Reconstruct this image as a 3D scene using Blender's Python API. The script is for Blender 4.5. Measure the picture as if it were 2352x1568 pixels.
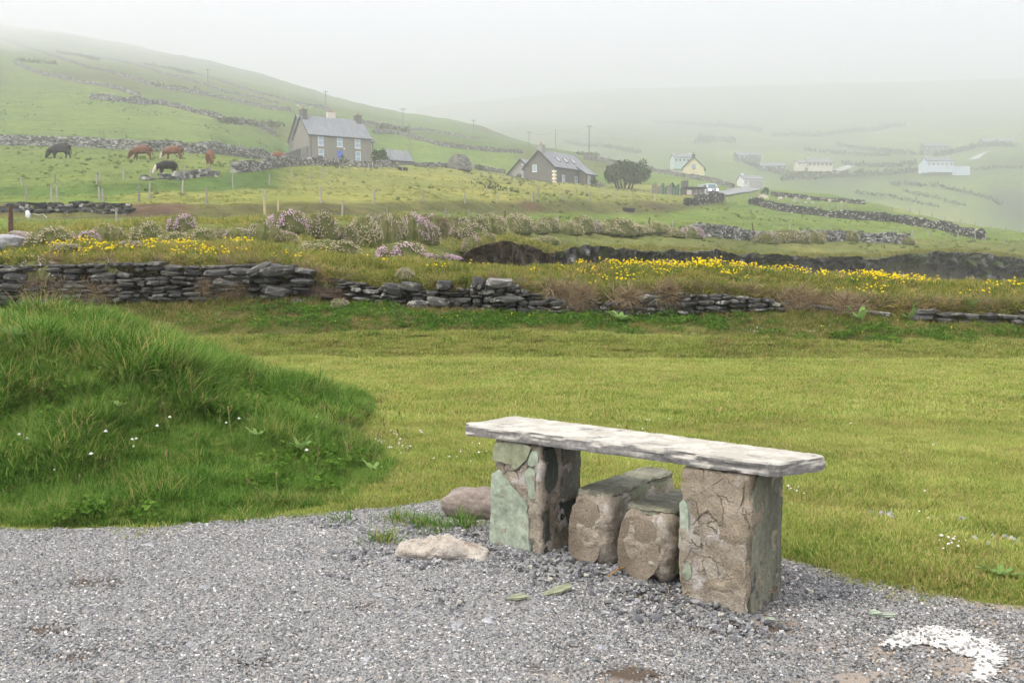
import bpy, bmesh, math, random
import numpy as np
from mathutils import Vector, Matrix, Euler
R = math.radians
for o in list(bpy.data.objects): bpy.data.objects.remove(o)
SC = bpy.context.scene
COL = SC.collection
rng = np.random.default_rng(11); random.seed(11)

# ---------------------------------------------------------------- camera
CAM_H = 1.25; FP = 2287.0; CXP = 1176.0; CYP = 784.0; HOR = 620.0      # photo measured on a 2352 x 1568 grid
TH = math.atan((CYP-HOR)/FP); CT, ST = math.cos(TH), math.sin(TH)
cam = bpy.data.cameras.new('camera'); camo = bpy.data.objects.new('camera', cam); COL.objects.link(camo)
cam.sensor_width = 36.0; cam.lens = 36.0*FP/2352; cam.clip_start = 0.05; cam.clip_end = 9000
camo.location = (0, 0, CAM_H); camo.rotation_euler = (R(90)-TH, 0, 0)
SC.camera = camo
# ---------------------------------------------------------------- overcast sky
SUN_EL, SUN_AZ = R(60), R(-118)         # azimuth measured from +Y towards +X
w = bpy.data.worlds.new('World'); SC.world = w; w.use_nodes = True
nt = w.node_tree; nt.nodes.clear()
wo = nt.nodes.new('ShaderNodeOutputWorld'); bg = nt.nodes.new('ShaderNodeBackground')
sky = nt.nodes.new('ShaderNodeTexSky'); sky.sky_type = 'NISHITA'; sky.sun_disc = False
sky.sun_elevation = SUN_EL; sky.sun_rotation = SUN_AZ; sky.air_density = 1.0; sky.dust_density = 6.0
hs = nt.nodes.new('ShaderNodeHueSaturation'); hs.inputs['Saturation'].default_value = 0.12
mx = nt.nodes.new('ShaderNodeMix'); mx.data_type = 'RGBA'; mx.inputs[0].default_value = 0.86   # mostly an even cloud deck
mx.inputs[7].default_value = (10.35, 10.65, 11.8, 1)
nt.links.new(sky.outputs[0], hs.inputs['Color']); nt.links.new(hs.outputs[0], mx.inputs[6])
nt.links.new(mx.outputs[2], bg.inputs[0]); bg.inputs[1].default_value = 0.047
nt.links.new(bg.outputs[0], wo.inputs[0])
sun = bpy.data.lights.new('sun', 'SUN'); sun.energy = 1.5; sun.angle = R(14); sun.color = (1.0, 0.93, 0.83)
suno = bpy.data.objects.new('sun', sun); COL.objects.link(suno)
sd = Vector((math.sin(SUN_AZ)*math.cos(SUN_EL), math.cos(SUN_AZ)*math.cos(SUN_EL), math.sin(SUN_EL)))
suno.rotation_euler = (-sd).to_track_quat('-Z', 'Y').to_euler(); suno.location = (0, -10, 60)
vs = SC.view_settings; vs.view_transform = 'Standard'; vs.look = 'None'; vs.exposure = 1.68; vs.gamma = 1.0
vs.use_curve_mapping = False
SC.render.engine = 'CYCLES'
cy = SC.cycles
cy.max_bounces = 8; cy.diffuse_bounces = 4; cy.glossy_bounces = 2; cy.transmission_bounces = 3; cy.volume_bounces = 2; cy.adaptive_threshold = .02; cy.use_light_tree = False
cy.transparent_max_bounces = 6; cy.use_denoising = True; cy.caustics_reflective = False; cy.caustics_refractive = False
try: cy.denoiser = 'OPENIMAGEDENOISE'; cy.denoising_input_passes = 'RGB_ALBEDO_NORMAL'; cy.denoising_prefilter = 'ACCURATE'
except Exception: pass
# ---------------------------------------------------------------- helpers: noise, pixels, meshes, materials
def _h(ix, iy, iz, s):
    n = (ix.astype(np.int64)*374761393 + iy.astype(np.int64)*668265263 + iz.astype(np.int64)*2147483647 + s*974711) & 0xffffffff
    n = ((n ^ (n >> 13))*1274126177) & 0xffffffff
    n = ((n ^ (n >> 16))*2246822519) & 0xffffffff
    return ((n ^ (n >> 15)) & 0xffffff)/float(0xffffff)*2-1
def vn(x, y, z=0.0, s=0):
    x, y, z = np.broadcast_arrays(np.asarray(x, float), np.asarray(y, float), np.asarray(z, float))
    ix, iy, iz = np.floor(x), np.floor(y), np.floor(z); fx, fy, fz = x-ix, y-iy, z-iz
    fx, fy, fz = [t*t*t*(t*(t*6-15)+10) for t in (fx, fy, fz)]
    r = 0
    for a in (0, 1):
        for b in (0, 1):
            for c in (0, 1):
                r = r+_h(ix+a, iy+b, iz+c, s)*(fx if a else 1-fx)*(fy if b else 1-fy)*(fz if c else 1-fz)
    return r
def fbm(x, y, z=0.0, o=4, s=0):
    r = 0; a = 1.0; t = 0; f = 1.0
    for k in range(o):
        r = r+a*vn(np.asarray(x)*f+k*7.3, np.asarray(y)*f-k*3.1, np.asarray(z)*f+k*1.7, s+k); t += a; a *= .5; f *= 2.03
    return r/t
def sstep(a, b, x):
    t = np.clip((np.asarray(x, float)-a)/(b-a), 0, 1); return t*t*(3-2*t)
def zpix(y, d):                                   # world height seen at photo row y, d metres ahead
    v = (CYP-np.asarray(y, float))/FP
    return CAM_H+np.asarray(d, float)*(-ST+v*CT)/(CT+v*ST)
def P(px, py, d):                                 # photo point at distance d ahead -> world
    v = (CYP-py)/FP; k = d/(CT+v*ST)
    return Vector(((px-CXP)/FP*k, d, CAM_H+k*(-ST+v*CT)))
# ---- relief of the place: lines measured across the view as (photo column, photo row, metres ahead)
_F = []
def feat(pts): _F.append(np.array(pts, float))
feat([(0,824,13.9),(1300,829,13.6),(2352,832,13.5)])                                        # edge of the mown lawn
feat([(0,834,14.25),(1300,841,13.95),(2352,846,13.85)])                                     # little ditch
feat([(0,770,15.8),(400,772,15.8),(800,752,15.8),(1200,765,15.6),(1600,780,15.5),(2000,790,15.4),(2352,792,15.4)])
feat([(0,694,17.8),(300,690,17.8),(640,680,17.7),(820,684,17.6),(960,702,17.5),(1200,711,17.4),(1480,716,17.3),(1800,706,17.2),(2050,722,17.1),(2200,742,17.0),(2352,742,16.9)])   # foot of the field bank
feat([(0,610,18.0),(250,603,18.0),(420,607,17.95),(640,612,17.9),(740,630,17.85),(900,655,17.8),(1000,658,17.7),(1130,648,17.65),(1250,672,17.6),(1400,680,17.55),(1500,662,17.5),(1650,668,17.4),(1800,684,17.4),(2000,700,17.3),(2200,706,17.2),(2352,704,17.1)])   # lip
feat([(0,600,19.2),(80,575,19.3),(200,570,19.4),(400,575,19.4),(560,569,19.4),(700,589,19.4),(850,604,19.4),(1000,610,19.3),(1100,619,19.3),(1300,621,19.3),(1400,610,19.3),(1600,615,19.2),(1800,628,19.2),(2000,641,19.1),(2200,653,19.0),(2352,660,18.9)])   # crest
feat([(0,594,21.5),(200,575,21.5),(400,570,21.5),(560,572,21.5),(700,590,22),(850,603,23),(1000,620,23),(1060,690,24),(1300,720,25),(2352,760,25)])  # hollow behind
feat([(0,590,22.8),(200,572,23),(400,566,23),(600,560,24),(700,572,25),(850,594,28),(1000,610,31),(1060,640,34),(1100,668,37.2),(1180,668,39.6),(1270,670,44.5),(1300,672,50.4),(1500,676,58.4),(1640,680,66.2),(1750,683,70.2),(1850,686,74.2),(2000,690,78.2),(2100,692,82.2),(2352,700,90)])  # foot of the cove face
feat([(0,584,23.6),(200,566,24),(400,560,24),(600,552,25.5),(700,566,26.5),(850,574,31),(1000,578,36),(1060,574,40),(1100,556,39),(1180,552,41),(1270,574,46),(1300,572,52),(1500,571,60),(1640,576,68),(1750,584,72),(1850,587,76),(2000,588,80),(2100,578,84),(2200,574,88),(2352,588,92)])  # lip of the cove face
feat([(0,578,24.6),(200,560,25),(400,553,25.5),(600,543,27),(700,556,28.5),(850,560,33.5),(950,556,39),(1100,545,46),(1300,541,62),(1500,542,72),(1700,549,82),(2000,560,92),(2352,575,100)])  # foot of thrift bank
feat([(0,545,26.6),(200,528,27),(400,518,28),(600,510,30),(800,505,36.5),(950,506,43),(1100,510,52),(1300,517,66),(1500,526,76),(1700,537,86),(2000,549,97),(2352,566,106)])  # thrift bank top
feat([(0,540,29),(200,524,30),(400,514,32),(600,508,35),(800,502,42),(950,503,48),(1100,507,58),(1300,513,72),(1500,521,84),(1700,531,94),(2000,543,106),(2352,562,112)])
feat([(0,494,52),(400,497,53),(700,491,57),(1000,489,72),(1200,490,92),(1500,489,120),(1640,474,150),(1720,462,180),(1900,490,160),(2000,500,150),(2200,538,125),(2352,556,116)])  # ditch bank foot
feat([(0,470,55),(400,472,56),(700,468,61),(1000,464,77),(1200,463,98),(1500,468,130),(1640,457,165),(1720,450,195),(1900,482,170),(2000,492,160),(2200,532,131),(2352,552,119)])  # ditch bank top
feat([(0,448,76),(300,443,76),(500,436,80),(700,425,95),(1000,428,108),(1200,430,125),(1500,446,165),(1640,448,185),(1720,447,205),(1900,474,185),(2000,485,172),(2200,526,140),(2352,548,122)])
feat([(0,428,79),(300,420,80),(500,404,88),(640,388,105),(750,385,125),(1000,392,150),(1200,412,172),(1500,440,195),(1640,444,205),(1720,445,220),(1900,466,200),(2000,478,185),(2200,520,148),(2352,544,125)])  # cow field edge
feat([(0,340,128),(300,344,130),(500,354,136),(640,372,160),(750,374,172),(1000,380,185),(1200,410,200),(1300,417,206),(1400,424,214),(1500,424,222),(1640,436,228),(1720,441,240),(1900,452,228),(2000,470,206),(2200,515,156),(2352,541,128)])
feat([(0,310,150),(300,325,152),(500,338,156),(600,360,178),(660,369,197),(850,376,214),(940,378,222),(1000,372,226),(1200,396,240),(1330,412,246),(1400,413,250),(1500,412,255),(1640,426,258),(1720,437,262),(1900,446,250),(2000,466,225),(2200,512,165),(2352,538,131)])
feat([(0,215,225),(300,235,228),(600,285,236),(850,310,250),(1000,330,262),(1200,352,275),(1400,376,285),(1500,396,290),(1640,418,288),(1720,434,280),(1900,445,262),(2000,465,232),(2200,511,170),(2352,537,134)])
feat([(0,150,310),(300,180,315),(500,215,330),(700,245,350),(900,290,350),(1000,305,350),(1200,338,350),(1400,370,340),(1500,391,330),(1640,414,315),(1720,433,300),(1900,447,280),(2000,470,250),(2200,520,190),(2352,545,150)])
feat([(0,98,800),(150,115,770),(300,138,730),(500,172,670),(700,218,570),(900,266,520),(1000,283,500),(1100,300,470),(1200,326,440),(1400,368,380),(1500,396,370),(1640,425,350),(1720,446,340),(1900,462,320),(2000,488,300),(2200,545,260),(2352,570,230)])
feat([(0,60,1700),(150,76,1600),(300,102,1450),(500,147,1220),(700,204,980),(900,256,780),(1000,274,720),(1100,294,620),(1200,326,520),(1400,390,430),(1500,420,420),(1640,450,410),(1720,470,400),(1900,490,390),(2000,510,380),(2200,560,350),(2352,585,330)])
feat([(0,56,1900),(300,112,1680),(500,168,1400),(700,228,1180),(900,280,950),(1000,305,860),(1100,325,720),(1200,350,610),(1400,400,500),(1600,440,470),(1800,452,462),(2000,478,455),(2200,520,445),(2352,545,440)])
feat([(0,110,2200),(700,260,1400),(1000,300,1050),(1100,315,880),(1200,335,780),(1400,372,640),(1600,392,560),(1800,396,560),(2000,404,560),(2200,404,550),(2352,398,540)])
feat([(0,220,2500),(700,300,1700),(1000,290,1350),(1200,295,1150),(1400,318,900),(1600,336,860),(1800,338,860),(2000,342,840),(2200,322,820),(2352,312,800)])
feat([(0,300,2750),(700,320,2100),(1000,280,1800),(1200,275,1600),(1400,280,1400),(1800,285,1250),(2000,282,1200),(2352,262,1150)])
feat([(0,340,3000),(700,330,2700),(1000,258,2700),(1400,232,2700),(1800,226,2600),(2000,221,2500),(2352,208,2400)])
feat([(0,400,3300),(700,380,3300),(1400,330,3300),(1800,320,3300),(2352,315,3300)])
_MX = np.array([-14,-9,-6.5,-5,-3.9,-3.28,-2.86,-2.38,-2.22,-1.70,-1.25,-.98,-.7]); _MZ = np.array([.35,.6,.74,.78,.74,.71,.60,.43,.33,.19,.08,.0,0])
def mound(X, Y):
    front = 4.86+0.45*sstep(-2.2, -.7, X)+.1*np.sin(X*2.3)
    b = sstep(0, 1, (Y-front)/(7.1-front))*(1-sstep(7.7, 11.0, Y))
    return np.interp(X, _MX, _MZ)*b
def Zg(X, Y):                                     # ground height
    X = np.atleast_1d(np.asarray(X, float)); Y = np.atleast_1d(np.asarray(Y, float)); sh = X.shape
    X = X.ravel(); Y = Y.ravel(); out = np.empty(X.shape)
    for i0 in range(0, len(X), 60000):
        x, y = X[i0:i0+60000], Y[i0:i0+60000]
        q = CXP+FP*x/np.maximum(y, 3.0)/CT
        D = [np.full(x.shape, -50.), np.full(x.shape, 9.)]; Z = [np.zeros(x.shape), np.zeros(x.shape)]
        for k, F in enumerate(_F):
            d = np.interp(q, F[:, 0], F[:, 2]); zz = zpix(np.interp(q, F[:, 0], F[:, 1]), d)
            D.append(d); Z.append(zz)
        D = np.array(D); Z = np.array(Z)
        for k in range(1, len(D)): D[k] = np.maximum(D[k], D[k-1]+.05)
        h = np.diff(D, axis=0); dl = np.diff(Z, axis=0)/h
        m = np.zeros_like(D); a, b = dl[:-1], dl[1:]
        same = a*b > 0
        m[1:-1] = np.where(same, 2*a*b/np.where(same, a+b, 1), 0)
        k = np.clip((D[1:-1] <= y).sum(0), 0, len(D)-2); ii = np.arange(len(x))
        hh = h[k, ii]; t = np.clip((y-D[k, ii])/hh, 0, 1)
        out[i0:i0+60000] = ((2*t**3-3*t*t+1)*Z[k, ii]+(t**3-2*t*t+t)*hh*m[k, ii]+(-2*t**3+3*t*t)*Z[k+1, ii]+(t**3-t*t)*hh*m[k+1, ii])
    amp = np.interp(Y, [8, 13, 14.5, 16.8, 18.2, 22, 40, 120, 400, 900], [.006, .012, .06, .06, .11, .14, .22, .3, 1.0, 2.5])
    wl = np.interp(Y, [0, 20, 40, 120, 400, 900], [.9, 1.0, 2.0, 6, 22, 50])
    out = out+amp*(fbm(X/wl, Y/wl, s=3)+.45*fbm(X/wl*3.7, Y/wl*3.7, s=5)*(Y > 13))
    out = out+mound(X, Y)*(1+.16*fbm(X*1.6, Y*1.6, s=9))+.07*np.abs(fbm(X*2.6, Y*2.6, s=19))*sstep(.03, .2, mound(X, Y))
    out = out-.065*np.exp(-((X-1.0)**2+(Y-3.5)**2)/.5)
    return out.reshape(sh)
def zg(x, y): return float(Zg(x, y)[0])
_RD = np.concatenate([np.arange(2.5, 30, .03), np.arange(30, 130, .12), np.exp(np.linspace(math.log(130), math.log(3500), 1400))])
def hit(px, py, dmin=0.0):                        # where the line of sight through a photo point meets the ground
    v = (CYP-py)/FP; d = _RD[_RD >= dmin]
    for st in (9, 1):
        d_ = d[::st]; k = d_/(CT+v*ST); X = (px-CXP)/FP*k; z = CAM_H+k*(-ST+v*CT); g = Zg(X, d_)
        s = np.nonzero(z < g)[0]; i = s[0] if len(s) else len(d_)-1
        if st > 1: d = d[max(0, (i-1)*st):i*st+1]
    return Vector((X[i], d_[i], g[i]))
def drape(pts, step=1.0, dmin=0.0):               # photo polyline -> evenly spaced ground points
    w_ = np.array([hit(x, y, dmin)[:] for x, y in pts])
    seg = np.linalg.norm(np.diff(w_[:, :2], axis=0), axis=1); s = np.concatenate([[0], np.cumsum(seg)])
    n = max(2, int(s[-1]/step)+1); t = np.linspace(0, s[-1], n)
    X = np.interp(t, s, w_[:, 0]); Y = np.interp(t, s, w_[:, 1])
    return np.stack([X, Y, Zg(X, Y)], 1)
# ---- scene objects
def link(o, parent=None):
    COL.objects.link(o)
    if parent is not None: o.parent = parent
    return o
def tag(o, label=None, cat=None, group=None, kind=None):
    for k, v in (('label', label), ('category', cat), ('group', group), ('kind', kind)):
        if v: o[k] = v
    return o
def empty(name, loc=(0, 0, 0), rz=0.0, label=None, cat=None, group=None):
    o = bpy.data.objects.new(name, None); o.location = loc; o.rotation_euler = (0, 0, rz); o.empty_display_size = .1
    link(o); return tag(o, label, cat, group, 'thing' if cat else None)
def mesh_np(name, V, F, mat=None, smooth=False):
    me = bpy.data.meshes.new(name); me.from_pydata(np.asarray(V, float).tolist() if not isinstance(V, list) else V, [], F if isinstance(F, list) else np.asarray(F).tolist())
    if mat: me.materials.append(mat)
    if smooth: me.polygons.foreach_set('use_smooth', [True]*len(me.polygons))
    me.update(); return me
def mobj(name, me, parent=None, loc=None, rot=None, scale=None):
    o = bpy.data.objects.new(name, me)
    if loc is not None: o.location = loc
    if rot is not None: o.rotation_euler = rot
    if scale is not None: o.scale = scale if hasattr(scale, '__len__') else (scale,)*3
    return link(o, parent)
def grid_faces(nr, nc):
    i = np.arange((nr-1)*(nc-1)); r = i//(nc-1); c = i % (nc-1); a = r*nc+c
    return np.stack([a, a+1, a+nc+1, a+nc], 1)
class MB:                                         # collects vertices and faces of one part
    def __init__(s): s.v = []; s.f = []
    def add(s, V, F):
        b = len(s.v); s.v += [tuple(p) for p in V]; s.f += [tuple(i+b for i in f) for f in F]; return s
    def box(s, x0, x1, y0, y1, z0, z1):
        return s.add([(x0,y0,z0),(x1,y0,z0),(x1,y1,z0),(x0,y1,z0),(x0,y0,z1),(x1,y0,z1),(x1,y1,z1),(x0,y1,z1)],
                     [(0,3,2,1),(4,5,6,7),(0,1,5,4),(1,2,6,5),(2,3,7,6),(3,0,4,7)])
    def prism(s, poly, axis, a, b):               # closed outline (2D) pulled along an axis
        n = len(poly)
        def pt(p, t): return (t, p[0], p[1]) if axis == 'x' else ((p[0], t, p[1]) if axis == 'y' else (p[0], p[1], t))
        V = [pt(p, a) for p in poly]+[pt(p, b) for p in poly]
        return s.add(V, [tuple(range(n))[::-1], tuple(range(n, 2*n))]+[(i, (i+1) % n, n+(i+1) % n, n+i) for i in range(n)])
    def tube(s, pts, rad, n=8, cap=True):
        pts = [Vector(p) for p in pts]; rad = rad if hasattr(rad, '__len__') else [rad]*len(pts); V = []; F = []
        for i, p in enumerate(pts):
            t = (pts[min(i+1, len(pts)-1)]-pts[max(i-1, 0)]).normalized()
            a = t.orthogonal().normalized() if i == 0 else (a-t*a.dot(t)).normalized()
            b = t.cross(a)
            for k in range(n): V.append(p+(a*math.cos(2*math.pi*k/n)+b*math.sin(2*math.pi*k/n))*rad[i])
        for i in range(len(pts)-1):
            for k in range(n): F.append((i*n+k, i*n+(k+1) % n, (i+1)*n+(k+1) % n, (i+1)*n+k))
        if cap: F.append(tuple(range(n))[::-1]); F.append(tuple((len(pts)-1)*n+k for k in range(n)))
        return s.add(V, F)
    def mesh(s, name, mat, smooth=False): return mesh_np(name, s.v, s.f, mat, smooth)
    def build(s, name, mat, parent=None, smooth=False, **k): return mobj(name, s.mesh(name, mat, smooth), parent, **k)
def blob(sub=2, sx=1, sy=1, sz=1, amp=.2, fr=1.3, seed=0, flat=0.0):
    bm = bmesh.new(); bmesh.ops.create_icosphere(bm, subdivisions=sub, radius=1)
    V = np.array([v.co[:] for v in bm.verts]); F = [[v.index for v in f.verts] for f in bm.faces]; bm.free()
    if flat: V = np.sign(V)*np.abs(V)**(1-flat)                       # squarer
    k = 1+amp*fbm(V[:, 0]*fr+seed*3.7, V[:, 1]*fr, V[:, 2]*fr, 3, seed)
    return V*k[:, None]*np.array([sx, sy, sz]), F
# ---- materials
class NM:
    def __init__(s, name):
        s.m = bpy.data.materials.new(name); s.m.use_nodes = True; s.t = s.m.node_tree; s.t.nodes.clear()
        s.out = s.t.nodes.new('ShaderNodeOutputMaterial'); s.geo = None; s.tc = None
    def n(s, ty, **k):
        nd = s.t.nodes.new(ty)
        for a, b in k.items(): setattr(nd, a, b)
        return nd
    def set(s, sock, v):
        if isinstance(v, bpy.types.NodeSocket): s.t.links.new(v, sock)
        elif v is not None:
            if sock.type == 'RGBA' and not hasattr(v, '__len__'): v = (v, v, v)
            sock.default_value = tuple(v)+(1,) if sock.type == 'RGBA' and len(v) == 3 else v
    def pos(s):
        if not s.geo: s.geo = s.n('ShaderNodeNewGeometry')
        return s.geo.outputs['Position']
    def obj(s):
        if not s.tc: s.tc = s.n('ShaderNodeTexCoord')
        return s.tc.outputs['Object']
    def noise(s, scale, det=4, co=None, rough=.55, stretch=None, dist=0.0, off=0.0):
        co = co or s.obj()
        if stretch or off:
            mp = s.n('ShaderNodeMapping'); s.set(mp.inputs[0], co); mp.inputs['Scale'].default_value = stretch or (1, 1, 1); mp.inputs['Location'].default_value = (off,)*3; co = mp.outputs[0]
        nd = s.n('ShaderNodeTexNoise'); s.set(nd.inputs['Vector'], co); nd.inputs['Scale'].default_value = scale
        nd.inputs['Detail'].default_value = det; nd.inputs['Roughness'].default_value = rough; nd.inputs['Distortion'].default_value = dist
        return nd.outputs[0]
    def voro(s, scale, co=None, feature='F1', out=0, rand=1.0):
        nd = s.n('ShaderNodeTexVoronoi', feature=feature); s.set(nd.inputs['Vector'], co or s.obj()); nd.inputs['Scale'].default_value = scale
        nd.inputs['Randomness'].default_value = rand
        return nd.outputs[out]
    def ramp(s, fac, stops, const=False):
        nd = s.n('ShaderNodeValToRGB'); s.set(nd.inputs[0], fac); e = nd.color_ramp.elements
        if const: nd.color_ramp.interpolation = 'CONSTANT'
        while len(e) < len(stops): e.new(.5)
        for el, (p, c) in zip(e, stops):
            el.position = p; c = (c, c, c) if not hasattr(c, '__len__') else c; el.color = tuple(c)+(1,)
        return nd.outputs[0]
    def mix(s, fac, a, b, mode='MIX'):
        nd = s.n('ShaderNodeMix', data_type='RGBA', blend_type=mode); s.set(nd.inputs[0], fac); s.set(nd.inputs[6], a); s.set(nd.inputs[7], b)
        return nd.outputs[2]
    def math(s, op, a, b=None, c=None, clamp=False):
        nd = s.n('ShaderNodeMath', operation=op, use_clamp=clamp); s.set(nd.inputs[0], a)
        if b is not None: s.set(nd.inputs[1], b)
        if c is not None: s.set(nd.inputs[2], c)
        return nd.outputs[0]
    def rand(s):
        return s.n('ShaderNodeObjectInfo').outputs['Random']
    def attr(s, name, ty='GEOMETRY', out='Color'):
        nd = s.n('ShaderNodeAttribute', attribute_name=name, attribute_type=ty); return nd.outputs[out]
    def bump(s, h, strength=.5, dist=.02, nrm=None):
        nd = s.n('ShaderNodeBump'); s.set(nd.inputs['Height'], h); nd.inputs['Strength'].default_value = strength; nd.inputs['Distance'].default_value = dist
        if nrm: s.set(nd.inputs['Normal'], nrm)
        return nd.outputs[0]
    def done(s, col, rough=.9, nrm=None, spec=.25, metal=0.0, emit=None, es=0.0):
        b = s.n('ShaderNodeBsdfPrincipled'); s.set(b.inputs['Base Color'], col); s.set(b.inputs['Roughness'], rough)
        b.inputs['Specular IOR Level'].default_value = spec; b.inputs['Metallic'].default_value = metal
        if nrm: s.set(b.inputs['Normal'], nrm)
        if emit: s.set(b.inputs['Emission Color'], emit); b.inputs['Emission Strength'].default_value = es
        s.t.links.new(b.outputs[0], s.out.inputs[0]); return s.m
    def leaf(s, col, tr=.35, trcol=None, rough=.6):
        a = s.n('ShaderNodeBsdfDiffuse'); s.set(a.inputs[0], col)
        b = s.n('ShaderNodeBsdfTranslucent'); s.set(b.inputs[0], trcol or col)
        m_ = s.n('ShaderNodeMixShader'); m_.inputs[0].default_value = tr
        s.t.links.new(a.outputs[0], m_.inputs[1]); s.t.links.new(b.outputs[0], m_.inputs[2])
        s.t.links.new(m_.outputs[0], s.out.inputs[0]); return s.m
def plain(name, col, rough=.8, var=.15, sc=8.0, spec=.2, bump=0.0, metal=0.0):
    n = NM(name); a = tuple(min(1, c*(1-var)) for c in col); b = tuple(min(1, c*(1+var)) for c in col)
    f = n.noise(sc, 5)
    c = n.ramp(f, [(.3, a), (.7, b)])
    return n.done(c, rough, n.bump(f, bump, .05) if bump else None, spec, metal)
# ---- ground cover: many copies of a few tufts, one object
def scatter(name, pts, rot, scl, idx, sources, kind='stuff', label=None, parent=None, cat=None, tint=None):
    me = bpy.data.meshes.new(name); me.vertices.add(len(pts)); me.vertices.foreach_set('co', np.asarray(pts, np.float32).ravel())
    a = me.attributes.new('rot', 'FLOAT_VECTOR', 'POINT'); a.data.foreach_set('vector', np.asarray(rot, np.float32).ravel())
    scl = np.asarray(scl, np.float32)
    if scl.ndim == 1: scl = np.stack([scl]*3, 1)
    a = me.attributes.new('scl', 'FLOAT_VECTOR', 'POINT'); a.data.foreach_set('vector', scl.ravel())
    a = me.attributes.new('idx', 'INT', 'POINT'); a.data.foreach_set('value', np.asarray(idx, np.int32))
    if tint is not None:
        a = me.attributes.new('tint', 'FLOAT', 'POINT'); a.data.foreach_set('value', np.asarray(tint, np.float32))
    o = mobj(name, me, parent)
    g = bpy.data.node_groups.new(name+'_nodes', 'GeometryNodeTree')
    g.interface.new_socket('Geometry', in_out='INPUT', socket_type='NodeSocketGeometry'); g.interface.new_socket('Geometry', in_out='OUTPUT', socket_type='NodeSocketGeometry')
    N = g.nodes; gi = N.new('NodeGroupInput'); go = N.new('NodeGroupOutput'); ip = N.new('GeometryNodeInstanceOnPoints'); jn = N.new('GeometryNodeJoinGeometry')
    for s_ in sources[::-1]:
        oi = N.new('GeometryNodeObjectInfo'); oi.inputs['Object'].default_value = s_; oi.inputs['As Instance'].default_value = True
        g.links.new(oi.outputs['Geometry'], jn.inputs[0])
    def na(nm, ty):
        q = N.new('GeometryNodeInputNamedAttribute'); q.data_type = ty; q.inputs[0].default_value = nm; return q.outputs[0]
    g.links.new(gi.outputs[0], ip.inputs['Points']); g.links.new(jn.outputs[0], ip.inputs['Instance'])
    ip.inputs['Pick Instance'].default_value = True
    g.links.new(na('idx', 'INT'), ip.inputs['Instance Index']); g.links.new(na('scl', 'FLOAT_VECTOR'), ip.inputs['Scale'])
    er = N.new('FunctionNodeEulerToRotation'); g.links.new(na('rot', 'FLOAT_VECTOR'), er.inputs[0]); g.links.new(er.outputs[0], ip.inputs['Rotation'])
    g.links.new(ip.outputs[0], go.inputs[0])
    md = o.modifiers.new('scatter', 'NODES'); md.node_group = g
    return tag(o, label, cat, None, kind)
def source(name, me): return bpy.data.objects.new(name, me)      # a tuft shape, not placed in the scene by itself
def tuft(name, n, h, spread, wid, lean, mat, seed=0, seg=3, droop=.5, hvar=.4):
    r = np.random.default_rng(seed); V = []; F = []
    for i in range(n):
        a = r.uniform(0, 6.283); rr = spread*math.sqrt(r.uniform(0, 1)); bx, by = rr*math.cos(a), rr*math.sin(a)
        ln = h*r.uniform(1-hvar, 1+hvar*.6); az = a+r.normal(0, .9); le = abs(r.normal(lean, lean*.5)); wd = wid*r.uniform(.7, 1.25)
        dx, dy = math.cos(az), math.sin(az); sx, sy = -dy, dx; b = len(V); x, y, z = bx, by, -.01*h; ang = le
        for k in range(seg+1):
            t = k/seg; ww = wd*(1-t**1.6)*.5
            if k < seg: V += [(x-sx*ww, y-sy*ww, z), (x+sx*ww, y+sy*ww, z)]
            else: V.append((x, y, z))
            st = ln/seg; x += dx*math.sin(ang)*st; y += dy*math.sin(ang)*st; z += math.cos(ang)*st; ang = min(ang+droop*r.uniform(.3, 1)/seg*2, 2.6)
        for k in range(seg-1): F.append((b+2*k, b+2*k+1, b+2*k+3, b+2*k+2))
        F.append((b+2*(seg-1), b+2*(seg-1)+1, b+2*seg))
    return source(name, mesh_np(name, V, F, mat))
def spread_pts(n, f, xr, yr, seed=0):             # random ground points, density by f(X,Y) in 0..1
    r = np.random.default_rng(seed); X = r.uniform(*xr, n); Y = r.uniform(*yr, n); k = r.uniform(0, 1, n) < f(X, Y)
    return X[k], Y[k]
# ================================================================ ground
ys = np.concatenate([np.arange(-9, 2, .5), np.arange(2, 4.6, .2), np.arange(4.6, 12, .1), np.arange(12, 13.4, .2), np.arange(13.4, 20, .07), np.arange(20, 32, .16), np.arange(32, 60, .3),
                     np.arange(60, 110, .5), np.arange(110, 300, 1.6), np.arange(300, 1000, 9), np.arange(1000, 3300, 60)])
us = np.linspace(-.86, .86, 430)
GX = us[None, :]*(ys[:, None]+11.5); GY = np.repeat(ys[:, None], len(us), 1)
GZ = Zg(GX, GY)
def project(X, Y, Z):
    dep = Y*CT-(Z-CAM_H)*ST; up = Y*ST+(Z-CAM_H)*CT
    dep = np.maximum(dep, .3); return CXP+FP*X/dep, CYP-FP*up/dep
PX, PY = project(GX, GY, GZ)
def inpoly(x, y, poly):
    c = np.zeros(x.shape, bool); n = len(poly)
    for i in range(n):
        x1, y1 = poly[i]; x2, y2 = poly[(i+1) % n]
        if y1 != y2: c ^= ((y1 > y) != (y2 > y)) & (x < (x2-x1)*(y-y1)/(y2-y1)+x1)
    return c
T = np.zeros(GX.shape+(3,)); 
def put(mask, col, k=1.0): 
    kk = (mask*k)[..., None] if mask.dtype != bool else (mask.astype(float)*k)[..., None]
    T[:] = T*(1-kk)+np.array(col)*kk
GRASS_A, GRASS_B, GRASS_Y = (.115, .165, .034), (.085, .135, .03), (.215, .215, .06)
EARTH, ROCK = (.060, .040, .027), (.058, .054, .05)
T[:] = (.12, .15, .035)
n1 = fbm(GX/9, GY/9, s=21); n2 = fbm(GX/45, GY/45, s=22); n3 = fbm(GX/2.2, GY/2.2, s=23)
put(GY > 13.9, (.085, .105, .028)); put((GY > 13.9)*sstep(-.1, .5, n3), (.135, .125, .045), .7)
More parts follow.
